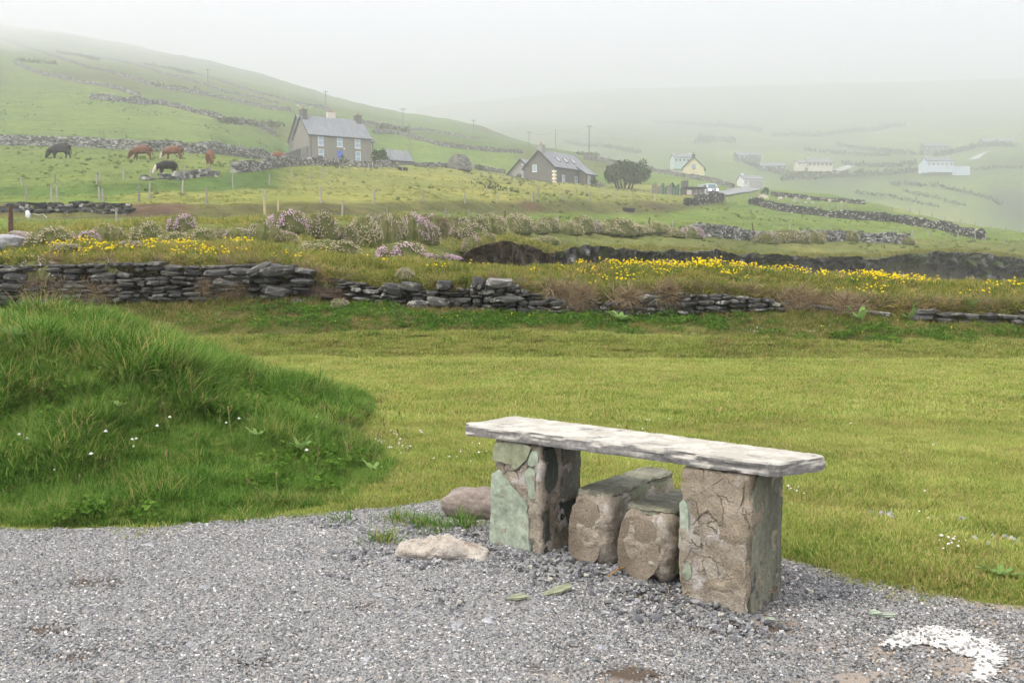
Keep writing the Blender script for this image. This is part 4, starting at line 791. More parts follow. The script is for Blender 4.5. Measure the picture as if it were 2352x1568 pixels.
# yellow trefoil, buttercups, daisies
M_yellow = NM('yellow_petal'); M_yellow = M_yellow.leaf(M_yellow.mix(M_yellow.attr('tone', out='Fac'), (.92, .77, .02), (.90, .70, .015)), .3)
g = NM('daisy_petal'); M_daisy = g.leaf((.78, .77, .72), .2)
def heads(name, n, rad, hgt, s_, mat, seed, jit=.5):
    rr = np.random.default_rng(seed); V = []; F = []; O = [(1,0,0),(-1,0,0),(0,1,0),(0,-1,0),(0,0,1),(0,0,-.7)]; T_ = [(0,2,4),(2,1,4),(1,3,4),(3,0,4),(2,0,5),(1,2,5),(3,1,5),(0,3,5)]
    for i in range(n):
        a = rr.uniform(0, 6.28); q = rad*math.sqrt(rr.uniform(0, 1)); k = s_*rr.uniform(1-jit, 1+jit*.5); b = len(V); z = hgt*rr.uniform(.5, 1.1)
        V += [(q*math.cos(a)+x*k, q*math.sin(a)+y*k, z+zz*k*.8) for x, y, zz in O]; F += [tuple(j+b for j in t) for t in T_]
    return tone_attr(source(name, mesh_np(name, V, F, mat)), 8, n, seed)
TREF = [heads('trefoil_%d' % k, 3+k, .07, .11, .017, M_yellow, 390+k) for k in range(3)]
def ydens(X, Y):
    px = CXP+FP*X/Y; c_ = fbm(X*1.7, Y*2.2, s=107)
    z = np.exp(-((px-185)/120)**2)*1.0+.6*np.exp(-((px-450)/160)**2)+.55*np.exp(-((px-1480)/130)**2)+.75*np.exp(-((px-1720)/170)**2)+.6*np.exp(-((px-2000)/150)**2)+.35*np.exp(-((px-2250)/110)**2)+.02
    return infr(X, Y)*np.clip(z, 0, 1)*(c_ > -.05)*np.clip(.5+c_*1.8, 0, 1)*(Y > lip_d(X, Y)+.05)
X, Y = spread_pts(3000, ydens, (-10.5, 10.5), (17.3, 19.9), 10)
sc_('trefoil_flowers', X, Y, TREF, .8, 1.35, 'bright yellow trefoil flowers on top of the wall', .1, .045)
TREFL = [leafy('trefoil_leaf_%d' % k, 46, .12, .09, .028, M_lush, 395+k) for k in range(2)]
X, Y = spread_pts(1500, ydens, (-10.5, 10.5), (17.8, 19.9), 11)
sc_('trefoil_leaves', X, Y, TREFL, .8, 1.3, 'green trefoil leaves among the yellow flowers', .2)
BUT = [heads('buttercup', 2, .06, .16, .014, M_yellow, 399)]
X, Y = spread_pts(700, lambda X, Y: lushd(X, Y)*.28, (-10, 10), (14.6, 17.4), 12)
sc_('buttercups', X, Y, BUT, .7, 1.3, 'small yellow flowers in the leafy cover below the wall', .1)
DAI = [heads('daisy_head', 2, .05, .05, .0065, M_daisy, 401)]
dz = [(1735,762,16,10),(1885,762,22,12),(1500,980,60,8),(905,1030,34,22),(2190,1275,16,7),(1835,1145,8,4),(2060,1180,60,3),(1140,1060,60,6),(2290,805,30,8),(780,945,60,5),(2000,1010,150,5)]
pp = np.array([hit(r.normal(a, c_), min(r.normal(b, c_*.35), 1300))[:] for a, b, c_, k in dz for _ in range(k)])
sc_('daisies', pp[:, 0], pp[:, 1], DAI, .8, 1.3, 'tiny white daisies dotted over the lawn', .1)
# ---------------------------------------------------------------- thrift mounds
g = NM('thrift_leaf'); tn = g.attr('tone', out='Fac'); M_cush = g.leaf(g.mix(tn, (.12, .14, .045), (.28, .27, .12)), .35)
def petal(name, a_, b_):
    g = NM(name); return g.leaf(g.mix(g.attr('tone', out='Fac'), a_, b_), .25)
M_pink, M_cream, M_blush, M_brown = petal('pink_thrift', (.55, .36, .49), (.70, .54, .61)), petal('cream_thrift', (.40, .35, .22), (.57, .51, .35)), petal('blush_thrift', (.44, .35, .31), (.61, .51, .44)), petal('withered_thrift', (.22, .14, .09), (.34, .24, .16))
def dome(nv, rr, sq=1.0):
    z = rr.uniform(.02, 1, nv)**.8; a = rr.uniform(0, 6.28, nv); q = np.sqrt(np.maximum(1-z**2, 0))**.8
    return np.stack([q*np.cos(a), q*np.sin(a), z], 1)
def lobes(seed):
    rr = np.random.default_rng(seed+900); return [(0, 0, .78, 1.0)]+[(rr.uniform(.35, .62)*sg, rr.uniform(-.35, .3), rr.uniform(.40, .62), rr.uniform(.5, .95)) for sg in (-1, 1, rr.choice([-1, 1]))]
def lobed(n, seed):
    rr = np.random.default_rng(seed); L = lobes(seed % 4); out = []; wts = np.array([l[2]**2 for l in L]); ks = rr.choice(len(L), n, p=wts/wts.sum()); D = dome(n, rr)
    for d_, k in zip(D, ks):
        x, y, w_, h_ = L[k]; p_ = np.array([x+d_[0]*w_, y+d_[1]*w_, d_[2]*h_])
        if all(q == k or ((p_[0]-a)/(c*.9))**2+((p_[1]-b)/(c*.9))**2+(p_[2]/(e*.92))**2 > 1 for q, (a, b, c, e) in enumerate(L)): out.append((p_, Vector((d_[0]/w_, d_[1]/w_, d_[2]/h_)).normalized()))
    return out
def cushion(name, seed):
    V = []; F = []; rr = np.random.default_rng(seed)
    for (x, y, w_, h_) in lobes(seed % 4):
        v, f = blob(2, w_*.95, w_*.95, h_*.95, .25, 1.8, seed); v = v.copy(); v[:, 2] = np.where(v[:, 2] < 0, v[:, 2]*.25, v[:, 2]); b = len(V); V += (v+np.array([x, y, 0])).tolist(); F += [tuple(i+b for i in q) for q in f]
    C = list(rr.uniform(.0, .5, len(F)))
    for u, n_ in lobed(620, seed):
        b = len(V); t_ = n_.orthogonal().normalized(); t_.rotate(Matrix.Rotation(rr.uniform(0, 6.28), 3, n_)); u = Vector(u)*.95
        l = rr.uniform(.06, .17); V += [(u+t_*.02)[:], (u-t_*.02)[:], (u+n_*l+t_*rr.normal(0, .05)+Vector((0, 0, .03)))[:]]; F.append((b, b+1, b+2)); C.append(rr.uniform(0, 1))
    me = mesh_np(name, V, F, M_cush); at = me.attributes.new('tone', 'FLOAT', 'FACE'); at.data.foreach_set('value', np.array(C, np.float32)); return me
def bloom(name, n, mat, seed, s_=.045, top=0.0):
    rr = np.random.default_rng(seed); V = []; F = []; O = [(1,0,0),(-1,0,0),(0,1,0),(0,-1,0),(0,0,1),(0,0,-.7)]; T_ = [(0,2,4),(2,1,4),(1,3,4),(3,0,4),(2,0,5),(1,2,5),(3,1,5),(0,3,5)]; C = []
    for u, n_ in lobed(n*2, seed):
        if float(fbm(u[0]*2.0+seed, u[1]*2.0, u[2]*2.0, 2, seed)) < -.12: continue
        k = s_*rr.uniform(.6, 1.25); b = len(V); c_ = Vector(u)+n_*rr.uniform(.0, .14); V += [(c_[0]+x*k, c_[1]+y*k, c_[2]+z*k) for x, y, z in O]; F += [tuple(j+b for j in t) for t in T_]; C += [rr.uniform(0, 1)]*8
    me = mesh_np(name, V, F, mat); at = me.attributes.new('tone', 'FLOAT', 'FACE'); at.data.foreach_set('value', np.array(C, np.float32)); return me
CUSH = [cushion('cushion_%d' % k, 420+k) for k in range(4)]
BLOOM = {c_: [bloom('bloom_%s_%d' % (c_, k), nn, m_, 420+k, ss) for k in range(4)] for c_, m_, nn, ss in (('pink', M_pink, 560, .042), ('cream', M_cream, 560, .040), ('blush', M_blush, 520, .040), ('brown', M_brown, 400, .05), ('sparse', M_blush, 260, .040))}
TH_ = [(115,566,95,45,'cream'),(195,556,58,25,'pink'),(245,550,65,34,'sparse'),(335,556,65,48,'cream'),(415,534,58,42,'pink'),(395,562,60,30,'cream'),(455,560,70,36,'cream'),(545,546,50,22,'blush'),(605,552,62,45,'sparse'),(655,530,75,48,'pink'),(645,556,55,26,'blush'),(735,548,62,62,'blush'),(747,584,92,34,'cream'),(795,566,45,50,'blush'),(836,566,62,66,'cream'),(885,556,48,62,'sparse'),(908,548,42,56,'cream'),(945,552,50,60,'pink'),(978,560,44,50,'blush'),(915,596,92,40,'pink'),(1005,598,80,16,'pink'),(1040,540,50,44,'blush'),(1068,550,62,38,'blush'),(1092,536,48,42,'cream'),(1122,536,55,44,'cream'),(1140,533,22,36,'pink'),(1187,533,58,40,'cream'),(1082,580,38,38,'blush'),(1112,572,42,34,'sparse'),(1232,534,45,24,'cream'),(1256,529,40,30,'cream'),(1302,538,46,28,'cream'),(1332,532,46,36,'cream'),(1366,534,26,26,'pink'),(1392,538,52,14,'cream'),(1412,539,66,38,'cream'),(1447,539,50,26,'cream'),(1477,538,40,16,'cream'),(1502,534,46,24,'cream'),(1546,544,46,20,'cream'),(1582,546,40,27,'pink'),(1755,558,45,24,'sparse'),(1800,558,58,32,'cream'),(1836,557,40,24,'sparse'),(1862,557,36,28,'cream'),(1886,555,26,28,'cream'),(1952,554,24,26,'cream'),(2075,560,30,20,'sparse'),(1250,560,46,18,'cream'),(1000,548,36,52,'brown'),(700,520,50,20,'sparse'),(860,510,40,18,'blush'),(980,522,46,30,'pink'),(500,545,44,20,'sparse'),(300,570,50,18,'blush'),(150,575,60,16,'cream')]
cnt = {}; WORD = {'pink': 'bright pink', 'cream': 'faded cream', 'blush': 'pale pinkish', 'brown': 'withered brown', 'sparse': 'mostly green sparsely flowered'}
ORD = ['first','second','third','fourth','fifth','sixth','seventh','eighth','ninth','tenth','eleventh','twelfth','thirteenth','fourteenth','fifteenth','sixteenth','seventeenth','eighteenth','nineteenth','twentieth','twenty-first','twenty-second','twenty-third','twenty-fourth','twenty-fifth','twenty-sixth','twenty-seventh','twenty-eighth','twenty-ninth','thirtieth']
def thrift(px, py, wpx, hpx, c_, label, q=None, rot=None):
    q = q or hit(px, py, 18.6); sc = q.y/FP; i_ = int(px) % 997
    w_ = wpx*sc*.74; hh = hpx*sc*1.0
    t = empty('thrift_clump', q-Vector((0, 0, .04*hh)), (i_ % 5-2)*.35+(3.14 if i_ % 2 else 0), label, 'thrift', 'thrift mounds along the bank')
    mobj('cushion', CUSH[i_ % 4], t, None, rot, (w_, w_*.85, hh)); fh = mobj('flower_heads', BLOOM[c_][i_ % 4], t, None, rot, (w_, w_*.85, hh)); fh['kind'] = 'stuff'
for (px, py, wpx, hpx, c_) in sorted(TH_):
    cnt[c_] = cnt.get(c_, 0)+1
    thrift(px, py, wpx, hpx, c_, '%s thrift mound on the bank, %s of that look from the left' % (WORD[c_], ORD[cnt[c_]-1]))
thrift(85, 625, 76, 50, 'sparse', 'white thrift clump spilling down the slate wall at far left', P(85, 640, 17.86))
thrift(245, 618, 52, 34, 'sparse', 'pink and white thrift clump growing out of the slate wall top', P(245, 628, 17.86))
thrift(930, 630, 36, 24, 'blush', 'small pinkish thrift tuft on the wall above the lichened stones', P(930, 640, 17.75))
thrift(780, 700, 36, 22, 'sparse', 'small white flowered thrift tuft at the wall foot below bare soil', P(780, 706, 17.1))

# ---------------------------------------------------------------- plantain stalks, clover heads, dock plants, tufts on the gravel
M_stalk = plain('plantain_stalk', (.22, .24, .09), .8, .2, 20); g = NM('plantain_head'); M_phead = g.done(g.mix(g.rand(), (.13, .075, .04), (.30, .21, .10)), .9)
def stalk(name, h, seed):
    rr = np.random.default_rng(seed); b_ = rr.uniform(-.3, .3); m = MB(); pts = [(b_*h*t*t, 0, h*t) for t in (0, .35, .7, 1.0)]; m.tube(pts, .0022, 4); n0 = len(m.f); p_ = Vector(pts[-1]); m.tube([p_-Vector((0, 0, .006)), p_+Vector((b_*.006, 0, .012)), p_+Vector((b_*.02, 0, .03)), p_+Vector((b_*.03, 0, .042))], [.003, .0075, .0065, .002], 6)
    me = m.mesh(name, M_stalk); me.materials.append(M_phead); me.polygons.foreach_set('material_index', [0 if i < n0 else 1 for i in range(len(m.f))]); return source(name, me)
STK = [stalk('plantain_%d' % k, .22+.05*k, 600+k) for k in range(4)]
sp = [(90,712,40,12,12),(300,735,60,10,3),(560,985,90,40,9),(800,985,60,25,16),(870,1010,40,20,14),(250,1040,150,60,6),(620,1090,120,50,4),(900,1060,60,30,8),(1500,1000,120,20,6),(2270,1290,30,10,3)]
q_ = np.array([hit(r.normal(a, c_), r.normal(b+35, e_))[:] for a, b, c_, e_, k in sp for _ in range(k)]); n = len(q_)
scatter('plantain_stalks', q_, np.stack([r.normal(0, .2, n), r.normal(0, .2, n), r.uniform(0, 6.28, n)], 1), r.uniform(.35, .75, n)*np.where(q_[:, 0] < -2.5, 1.3, 1), r.integers(0, 4, n), STK, 'stuff', 'thin plantain stalks with brown heads in the long grass')
CLV = [heads('clover_head', 1, .01, .16, .014, M_daisy, 611)]
q_ = np.array([hit(r.normal(a, c_), r.normal(b, e_))[:] for a, b, c_, e_, k in [(345,1040,50,20,5),(330,880,60,20,4),(450,880,40,10,4),(120,1080,60,30,5),(600,980,80,40,4),(180,1000,80,30,3)] for _ in range(k)])
sc_('clover_heads', q_[:, 0], q_[:, 1], CLV, .8, 1.4, 'white clover heads in the long grass', .1)
g = NM('dock_leaf'); M_dock = g.leaf(g.ramp(g.noise(14, 4, g.obj()), [(.3, (.14, .25, .06)), (.7, (.27, .38, .13))]), .35)
def leaf_mesh(seed):
    rr = np.random.default_rng(seed); V = []; F = []; n = 7
    for i in range(n+1):
        t = i/n; w_ = .17*math.sin(math.pi*min(1, t*.94+.06))**.8; z = .45*t-.38*t*t; V += [(t, -w_, z+.05*math.sin(t*9)), (t, 0, z-.03), (t, w_, z+.05*math.cos(t*8))]
    for i in range(n):
        for k in (0, 1): b = i*3+k; F.append((b, b+1, b+4, b+3))
    return mesh_np('leaf', V, F, M_dock, True)
LFM = [leaf_mesh(620+k) for k in range(3)]
def dock(px, py, s_, label, n=7, seed=1, dmin=3, up=.5):
    rr = np.random.default_rng(seed); q = hit(px, py, dmin); e = empty('dock_plant', q+Vector((0, 0, .03*s_/.15+(.07 if q.y < 9 and q.x < -.5 else 0))), 0, label, 'plant', 'broad leaved plants')
    for i in range(n): mobj('leaf', LFM[i % 3], e, None, (rr.normal(0, .15), -rr.uniform(.1, up), 6.28*i/n+rr.normal(0, .3)), s_*rr.uniform(.7, 1.15))
dock(692, 1068, .11, 'bright broad leaved plant on the right flank of the knoll', 7, 1, 3, .9); dock(35, 812, .12, 'large pale leaved plant at the left edge of the knoll', 8, 2, 3, .9); dock(20, 768, .12, 'dark leaved plant highest on the left edge of the knoll', 7, 3, 3, .9)
dock(275, 968, .09, 'pale leaved plant in the middle of the knoll', 6, 4); dock(590, 1035, .09, 'low leafy plant beside white clover heads on the knoll', 6, 5); dock(860, 1115, .10, 'leafy plant at the right foot of the knoll', 6, 6)
dock(1975, 745, .30, 'leafy plant with a yellow flower below the wall at right', 7, 7, 14, .9); dock(2090, 742, .30, 'upright two leaved plant under the wall right of the yellow flower', 5, 8, 14, 1.2); dock(2230, 735, .30, 'broad leaved plant against the right stretch of the slate wall', 6, 9, 14, 1.1); dock(1425, 745, .28, 'pale rosette plant on the bank below the hanging dead grass', 8, 10, 14, .6); dock(2300, 1335, .10, 'flattened leafy plant at the lawn edge on the right', 6, 11, 3, .3); dock(1160, 1030, .09, 'leafy weed in the lawn left of the bench', 6, 12, 3, .3)
TUF = [tile('path_tuft_%d' % k, 30, .10, .05, .004, .5, M_long, 640+k, 3, .9, .4) for k in range(2)]
pp = np.array([hit(r.normal(a, c_), r.normal(b, e_))[:] for a, b, c_, e_, k in [(985,1214,30,7,16),(1080,1216,16,4,8),(880,1250,14,4,6),(1840,1290,10,4,3),(640,1200,200,6,20),(1500,1160,60,8,14)] for _ in range(k)])
sc_('path_tufts', pp[:, 0], pp[:, 1], TUF, .5, 1.2, 'small grass tufts growing in the gravel by the boulder', .3)
# ================================================================ dry stone walls across the fields
def tone_mat(name, stops, sc=1.2, rough=.9, var=(.65, 1.4), lich=None):
    g = NM(name); o_ = g.pos(); c = g.ramp(g.attr('tone', out='Fac'), stops); f = g.noise(sc*4, 5, o_, .65)
    c = g.mix(1.0, c, g.ramp(f, [(.3, var[0]), (.7, var[1])]), 'MULTIPLY')
    if lich: c = g.mix(g.ramp(g.noise(sc, 4, o_, .6, off=6), [(.58, 0), (.66, .8)]), c, lich)
    return g.done(c, rough, None, .15)
M_wgrey = tone_mat('grey_fieldstone', [(0, (.06, .06, .05)), (.35, (.14, .14, .125)), (.65, (.24, .235, .215)), (.9, (.38, .37, .345)), (1, (.48, .47, .44))], 1.2, .9, (.65, 1.4), (.09, .10, .04))
M_wblack = tone_mat('dark_fieldstone', [(0, (.02, .02, .02)), (.5, (.06, .058, .054)), (.82, (.11, .105, .095)), (.92, (.40, .39, .35)), (1, (.55, .54, .5))], 1.2)
CUBE = np.array([(-1,-1,-1),(1,-1,-1),(1,1,-1),(-1,1,-1),(-1,-1,1),(1,-1,1),(1,1,1),(-1,1,1)])*.5
CF = [(0,3,2,1),(4,5,6,7),(0,1,5,4),(1,2,6,5),(2,3,7,6),(3,0,4,7)]
rs = np.random.default_rng(71)
def stones_along(L, h, thick, size, seed, ragged=.35, gaps=.06, sink=.15):
    V = []; F = []; C = []; n = len(L)
    seg = np.linalg.norm(np.diff(L[:, :2], axis=0), axis=1); s_ = np.concatenate([[0], np.cumsum(seg)]); tot = s_[-1]; gt = np.linspace(0, tot, 400); gh = h*(1+ragged*fbm(gt/4.0, seed*3.3, s=seed)-ragged*.3)
    rows = max(1, int(round(h/(size*.55)))); lat = 2 if thick > size*1.3 else 1
    for rw_ in range(rows+1):
        t = rs.uniform(0, size)
        while t < tot:
            w_ = size*rs.uniform(.6, 1.5); hh = gh[int(t/tot*399)]; z = (rw_+.4)*size*.55-sink
            if z < hh and rs.uniform() > gaps:
                x = np.interp(t, s_, L[:, 0]); y = np.interp(t, s_, L[:, 1]); zz = np.interp(t, s_, L[:, 2])
                x2 = np.interp(t+.5, s_, L[:, 0]); y2 = np.interp(t+.5, s_, L[:, 1]); a = math.atan2(y2-y, x2-x)+rs.normal(0, .12)
                taper = 1-.3*z/max(h, .1)
                for q in range(lat):
                    oy = (q-.5*(lat-1))*thick*.5*taper+rs.normal(0, .05); v = CUBE*np.array([w_, thick/lat*taper*1.05, size*.6*rs.uniform(.75, 1.3)])*(1+rs.uniform(-.22, .12, (8, 3)))
                    b_ = rs.normal(0, .10); v = np.stack([v[:, 0]*math.cos(b_)-v[:, 2]*math.sin(b_), v[:, 1]+oy, v[:, 0]*math.sin(b_)+v[:, 2]*math.cos(b_)], 1)
                    v = np.stack([v[:, 0]*math.cos(a)-v[:, 1]*math.sin(a)+x, v[:, 0]*math.sin(a)+v[:, 1]*math.cos(a)+y, v[:, 2]+zz+z], 1)
                    o = len(V); V += v.tolist(); F += [tuple(i+o for i in f) for f in CF]; C += [rs.uniform(0, 1)]*6
            t += w_*.97
    return V, F, C
def dsw(pts, h, label, mat=None, thick=.6, size=.34, dmin=20, gaps=.06, ragged=.35, group=None, seed=None):
    L = drape(pts, .8, dmin); V, F, C = stones_along(L, h, thick, size, seed or int(pts[0][0])+int(pts[0][1]), ragged, gaps)
    base = Vector(L[len(L)//2]); me = mesh_np('stones', np.array(V)-np.array(base[:]), F, mat or M_wgrey); at = me.attributes.new('tone', 'FLOAT', 'FACE'); at.data.foreach_set('value', np.array(C, np.float32))
    e = empty('dry_stone_wall', base, 0, label, 'stone wall', group); o = mobj('stones', me, e); o['kind'] = 'stuff'; return e
dsw([(-60,331),(0,333),(150,336),(260,343),(330,346),(400,347),(470,353),(540,359),(622,368)], 1.35, 'pale grey stone wall running along the field behind the cattle', None, .7, .30)
dsw([(380,336),(450,339),(520,345),(605,352)], .9, 'second grey wall just above the right end of the cattle field wall', None, .6, .36, gaps=.12)
dsw([(540,397),(575,392),(620,387),(690,380),(745,381)], 1.2, 'lichened stone wall in front of the tall farmhouse', None, .8, .30)
dsw([(748,380),(790,381),(835,385),(912,386)], 1.1, 'stone wall below the farmhouse door and round shrub', None, .6, .36)
dsw([(330,414),(360,411),(400,413),(430,409),(462,406),(502,405)], .6, 'tumbled stones on the bank in front of the white faced black cow', None, .8, .36, gaps=.35, ragged=.8)
dsw([(33,146),(55,158),(91,172),(128,180),(175,189),(219,196),(255,203),(292,214),(321,222)], 1.1, 'pale wall slanting down the upper left hillside', None, .7, .38)
dsw([(211,228),(255,233),(310,239),(365,239)], 1.6, 'thick ruined wall in the middle of the left hillside', None, 1.4, .42, ragged=.6)
dsw([(365,241),(397,247),(423,253),(456,262),(507,275)], 1.3, 'broken wall falling from the ruined wall towards the farmhouse', None, .7, .38, gaps=.25)
dsw([(518,281),(547,285),(569,285),(598,294),(631,313)], 1.3, 'short wall reaching the left gable of the farmhouse', None, .7, .38)
dsw([(-20,84),(36,103),(84,118),(109,127),(153,141),(204,158),(241,165),(292,180),(328,191),(346,198)], 1.1, 'long faint wall across the top left hillside', None, .7, .42)
dsw([(357,202),(419,211),(474,220),(529,231),(569,240),(620,251),(667,256)], 1.2, 'rough wall crossing the hillside above the farmhouse roof', None, .7, .40)
dsw([(204,126),(233,134),(270,141),(321,154),(365,169),(419,181),(474,198),(510,212),(565,223),(638,238)], 1.1, 'upper hillside wall fading into the mist', None, .7, .42, gaps=.15)
dsw([(400,158),(470,178),(540,200),(620,222),(700,243),(760,256)], 1.1, 'highest misty wall near the skyline above the farmhouse', None, .7, .42, gaps=.2)
dsw([(826,283),(881,289),(909,295),(967,300),(1040,312),(1100,322)], 1.2, 'misty wall on the ridge right of the farmhouse', None, .7, .40, gaps=.2)
dsw([(858,306),(895,307),(938,316),(958,322),(1010,336),(1053,342),(1096,345),(1147,350),(1200,353)], 1.2, 'dark wall along the top of the field between the two near houses', None, .7, .36)
dsw([(1341,366),(1372,370),(1404,377),(1488,391),(1526,400),(1572,408),(1619,416),(1651,423),(1685,434)], 1.4, 'wall passing below the yellow house', None, .7, .36)
dsw([(-40,486),(0,486),(73,488),(146,489),(255,489),(300,491)], .6, 'low dark rubble wall at the left under the rusty post', M_wblack, .6, .20, gaps=.2, ragged=.9)
dsw([(1722,470),(1754,476),(1818,489),(1867,494),(1915,500),(1964,505),(2012,508),(2045,508),(2083,516),(2141,525),(2190,535),(2238,547),(2262,550)], 1.25, 'long dark wall with white stones below the sheep paddock', M_wblack, .6, .28)
dsw([(1773,450),(1818,455),(1867,460),(1915,464),(1985,470)], 1.0, 'straight dark wall behind the sheep', M_wblack, .6, .28)
dsw([(1597,539),(1640,545),(1705,550),(1786,556),(1850,554),(1915,554),(1980,555),(2085,560)], .95, 'low stone wall with thrift tufts above the cove', M_wgrey, .6, .26, dmin=60, gaps=.1)
dsw([(1575,472),(1600,469),(1625,466),(1655,461)], 1.3, 'dark stone bank in front of the parked van', M_wblack, .8, .36, gaps=.1)
dsw([(1189,408),(1214,407),(1241,411),(1268,413),(1292,417),(1343,422),(1383,429)], .8, 'low wall along the front of the stone cottage', None, .6, .34)
dsw([(1085,386),(1112,392),(1135,395),(1158,398)], 1.1, 'short wall between the beehive hut and the stone cottage', None, .7, .36)
dsw([(955,383),(990,384),(1028,386)], .8, 'low wall between the slate shed and the beehive hut', None, .6, .36)
# walls and hedges of the far valley
M_hedge = tone_mat('hedge_leaf', [(0, (.03, .042, .02)), (.5, (.055, .07, .03)), (1, (.09, .10, .045))], .5)
M_scrub = tone_mat('scrub_leaf', [(0, (.05, .06, .028)), (.5, (.085, .095, .04)), (1, (.13, .135, .06))], .5)
def leafmass(P_, n, s_, rnd, up=.3):
    V = []; F = []; C = []
    for p_ in P_:
        for _ in range(n):
            m_ = Euler((rnd.uniform(0, 6.28), rnd.uniform(0, 6.28), rnd.uniform(0, 6.28))).to_matrix(); k = s_*rnd.uniform(.6, 1.4); c_ = Vector(p_)+Vector(rnd.normal(0, s_*.55, 3)); b = len(V)
            for q in ((-.5,-.3,0),(.5,-.35,.1),(.45,.35,0),(-.4,.4,-.1)): V.append((c_+m_ @ (Vector(q)*k))[:])
            F.append((b, b+1, b+2, b+3)); C.append(rnd.uniform(0, 1))
    return V, F, C
def tone_mesh(name, V, F, C, mat):
    me = mesh_np(name, V, F, mat); at = me.attributes.new('tone', 'FLOAT', 'FACE'); at.data.foreach_set('value', np.array(C, np.float32)); return me
def hedge(pts, h, label, wd=2.0, dmin=300, step=1.2, name='hedgerow', mat=None):
    L = drape(pts, step, dmin); rr = np.random.default_rng(int(pts[0][0])); Q = []
    for p_ in L:
        hh = h*(.7+.6*rr.uniform())
        for _ in range(3): Q.append((p_[0]+rr.normal(0, wd*.35), p_[1]+rr.normal(0, wd*.35), p_[2]+hh*rr.uniform(.1, .9)))
    V, F, C = leafmass(Q, 3, h*.55, rr); base = Vector(L[len(L)//2]); e = empty(name, base, 0, label, 'hedge'); o = mobj('foliage', tone_mesh('foliage', np.array(V)-np.array(base[:]), F, C, mat or M_hedge), e); o['kind'] = 'stuff'
for pts, h, lb in [([(1500,283),(1592,289),(1690,297),(1748,305)], 3.2, 'faint field bank high in the mist above the mint house'), ([(1773,315),(1883,315),(1964,304),(2077,291)], 3.0, 'faint curved field bank high on the misty right slope'),
    ([(1851,346),(1915,353),(1996,359),(2045,359)], 2.2, 'field bank above the cream bungalow'), ([(1705,372),(1738,385),(1773,398),(1818,404)], 1.8, 'dark bank slanting below the dark bungalow'),
    ([(1925,336),(1996,346),(2077,356),(2125,356)], 2.2, 'field bank running towards the pale blue house'), ([(2051,427),(2093,427),(2158,430),(2206,443),(2254,453),(2296,472)], 1.8, 'bank curving above the striped fields at right'),
    ([(2077,441),(2141,456),(2212,475)], 1.5, 'middle bank between the striped fields at right'), ([(1964,446),(2045,456),(2109,469),(2154,477)], 1.6, 'lowest bank of the striped fields at right'),
    ([(1800,416),(1870,411),(1915,408),(1986,405),(2051,402),(2100,396)], 2.6, 'thick dark hedge along the far road'), ([(2109,389),(2200,390),(2280,389),(2352,388)], 1.5, 'bank in front of the pale blue house'),
    ([(2150,360),(2240,340),(2330,338)], 2.4, 'dark hedge below the long house at upper right'), ([(1600,330),(1640,326),(1690,330)], 4.0, 'scrubby trees above the mint house'), ([(1300,330),(1380,338),(1470,352)], 2.2, 'misty bank behind the tall utility pole'), ([(1940,380),(1990,384),(2050,386),(2100,380)], 2.4, 'scrub between the cream bungalow and the pale blue house')]:
    hedge(pts, h, lb, h)
for pts, h, lb in [([(40,140),(90,146),(130,150)], 1.6, 'dark gorse strip high on the left hillside'), ([(130,122),(180,130),(225,140)], 1.8, 'heather strip near the top left of the hillside'), ([(345,196),(400,206),(455,214)], 1.5, 'dark heather strip in the middle hillside'), ([(330,150),(390,160),(440,172)], 1.8, 'heather patch below the left skyline'), ([(585,290),(605,292),(640,292)], 1.6, 'brown bracken patch left of the farmhouse'), ([(870,296),(900,300),(935,306)], 1.8, 'scrub right of the farmhouse roof'), ([(1090,428),(1115,432),(1140,436),(1170,440)], .7, 'patch of nettles in the field below the stone cottage'),([(1330,356),(1365,358),(1400,364)], 1.3, 'scrub on the rise behind the stone cottage'), ([(500,282),(520,284),(545,286)], 1.5, 'dark bush against the short wall left of the farmhouse')]:
    hedge(pts, h*.7, lb, 1.4, 60, .7, 'scrub', M_scrub)

# ================================================================ fences
M_post = tone_mat('weathered_post', [(0, (.16, .145, .12)), (.5, (.24, .22, .19)), (1, (.36, .34, .30))], 3)
M_newpost = plain('new_timber', (.50, .40, .24), .8, .2, 12); M_rust = plain('rusted_iron', (.09, .05, .035), .9, .3, 14); M_wire = plain('fence_wire', (.12, .15, .155), .5, .1, 5, .5)
def post_mesh(seed, mat, r0=.055):
    rr = np.random.default_rng(seed); m = MB().tube([(0, 0, -.4), (0, 0, .3), (rr.normal(0, .01), rr.normal(0, .01), .7), (rr.normal(0, .015), rr.normal(0, .015), 1.0)], [r0*1.05, r0, r0*.95, r0*.8], 6); me = m.mesh('post', mat)
    at = me.attributes.new('tone', 'FLOAT', 'FACE'); at.data.foreach_set('value', np.full(len(me.polygons), rr.uniform(0, 1), np.float32)); return me
PM = [post_mesh(500+k, M_post) for k in range(6)]; PN = post_mesh(510, M_newpost, .065); PR = post_mesh(511, M_rust, .06)
def fence(posts, label, dmin, wires=(), wire_to=99, lean=.05):
    ps = [(hit(p[0], p[1], dmin), p) for p in posts]; base = ps[0][0]; e = empty('fence', base, 0, label, 'fence'); tops = []
    for i, (q, p) in enumerate(ps):
        h = max(.55, min(1.75, p[2]*q.y/FP)); me = p[3] if len(p) > 3 and p[3] else PM[(i*5+int(p[0])) % 6]; le = p[4] if len(p) > 4 else rs.normal(0, lean)
        mobj('post', me, e, q-base, (rs.normal(0, lean*.5), le, rs.uniform(0, 3)), (1.15 if q.y > 60 else 1, 1.15 if q.y > 60 else 1, h)); tops.append((q, h))
    for wz in wires:
        m = MB().tube([q-base+Vector((0, -.06, h*wz)) for q, h in tops[:wire_to]], .006, 4, False); m.build('wire', M_wire, e)
    return e
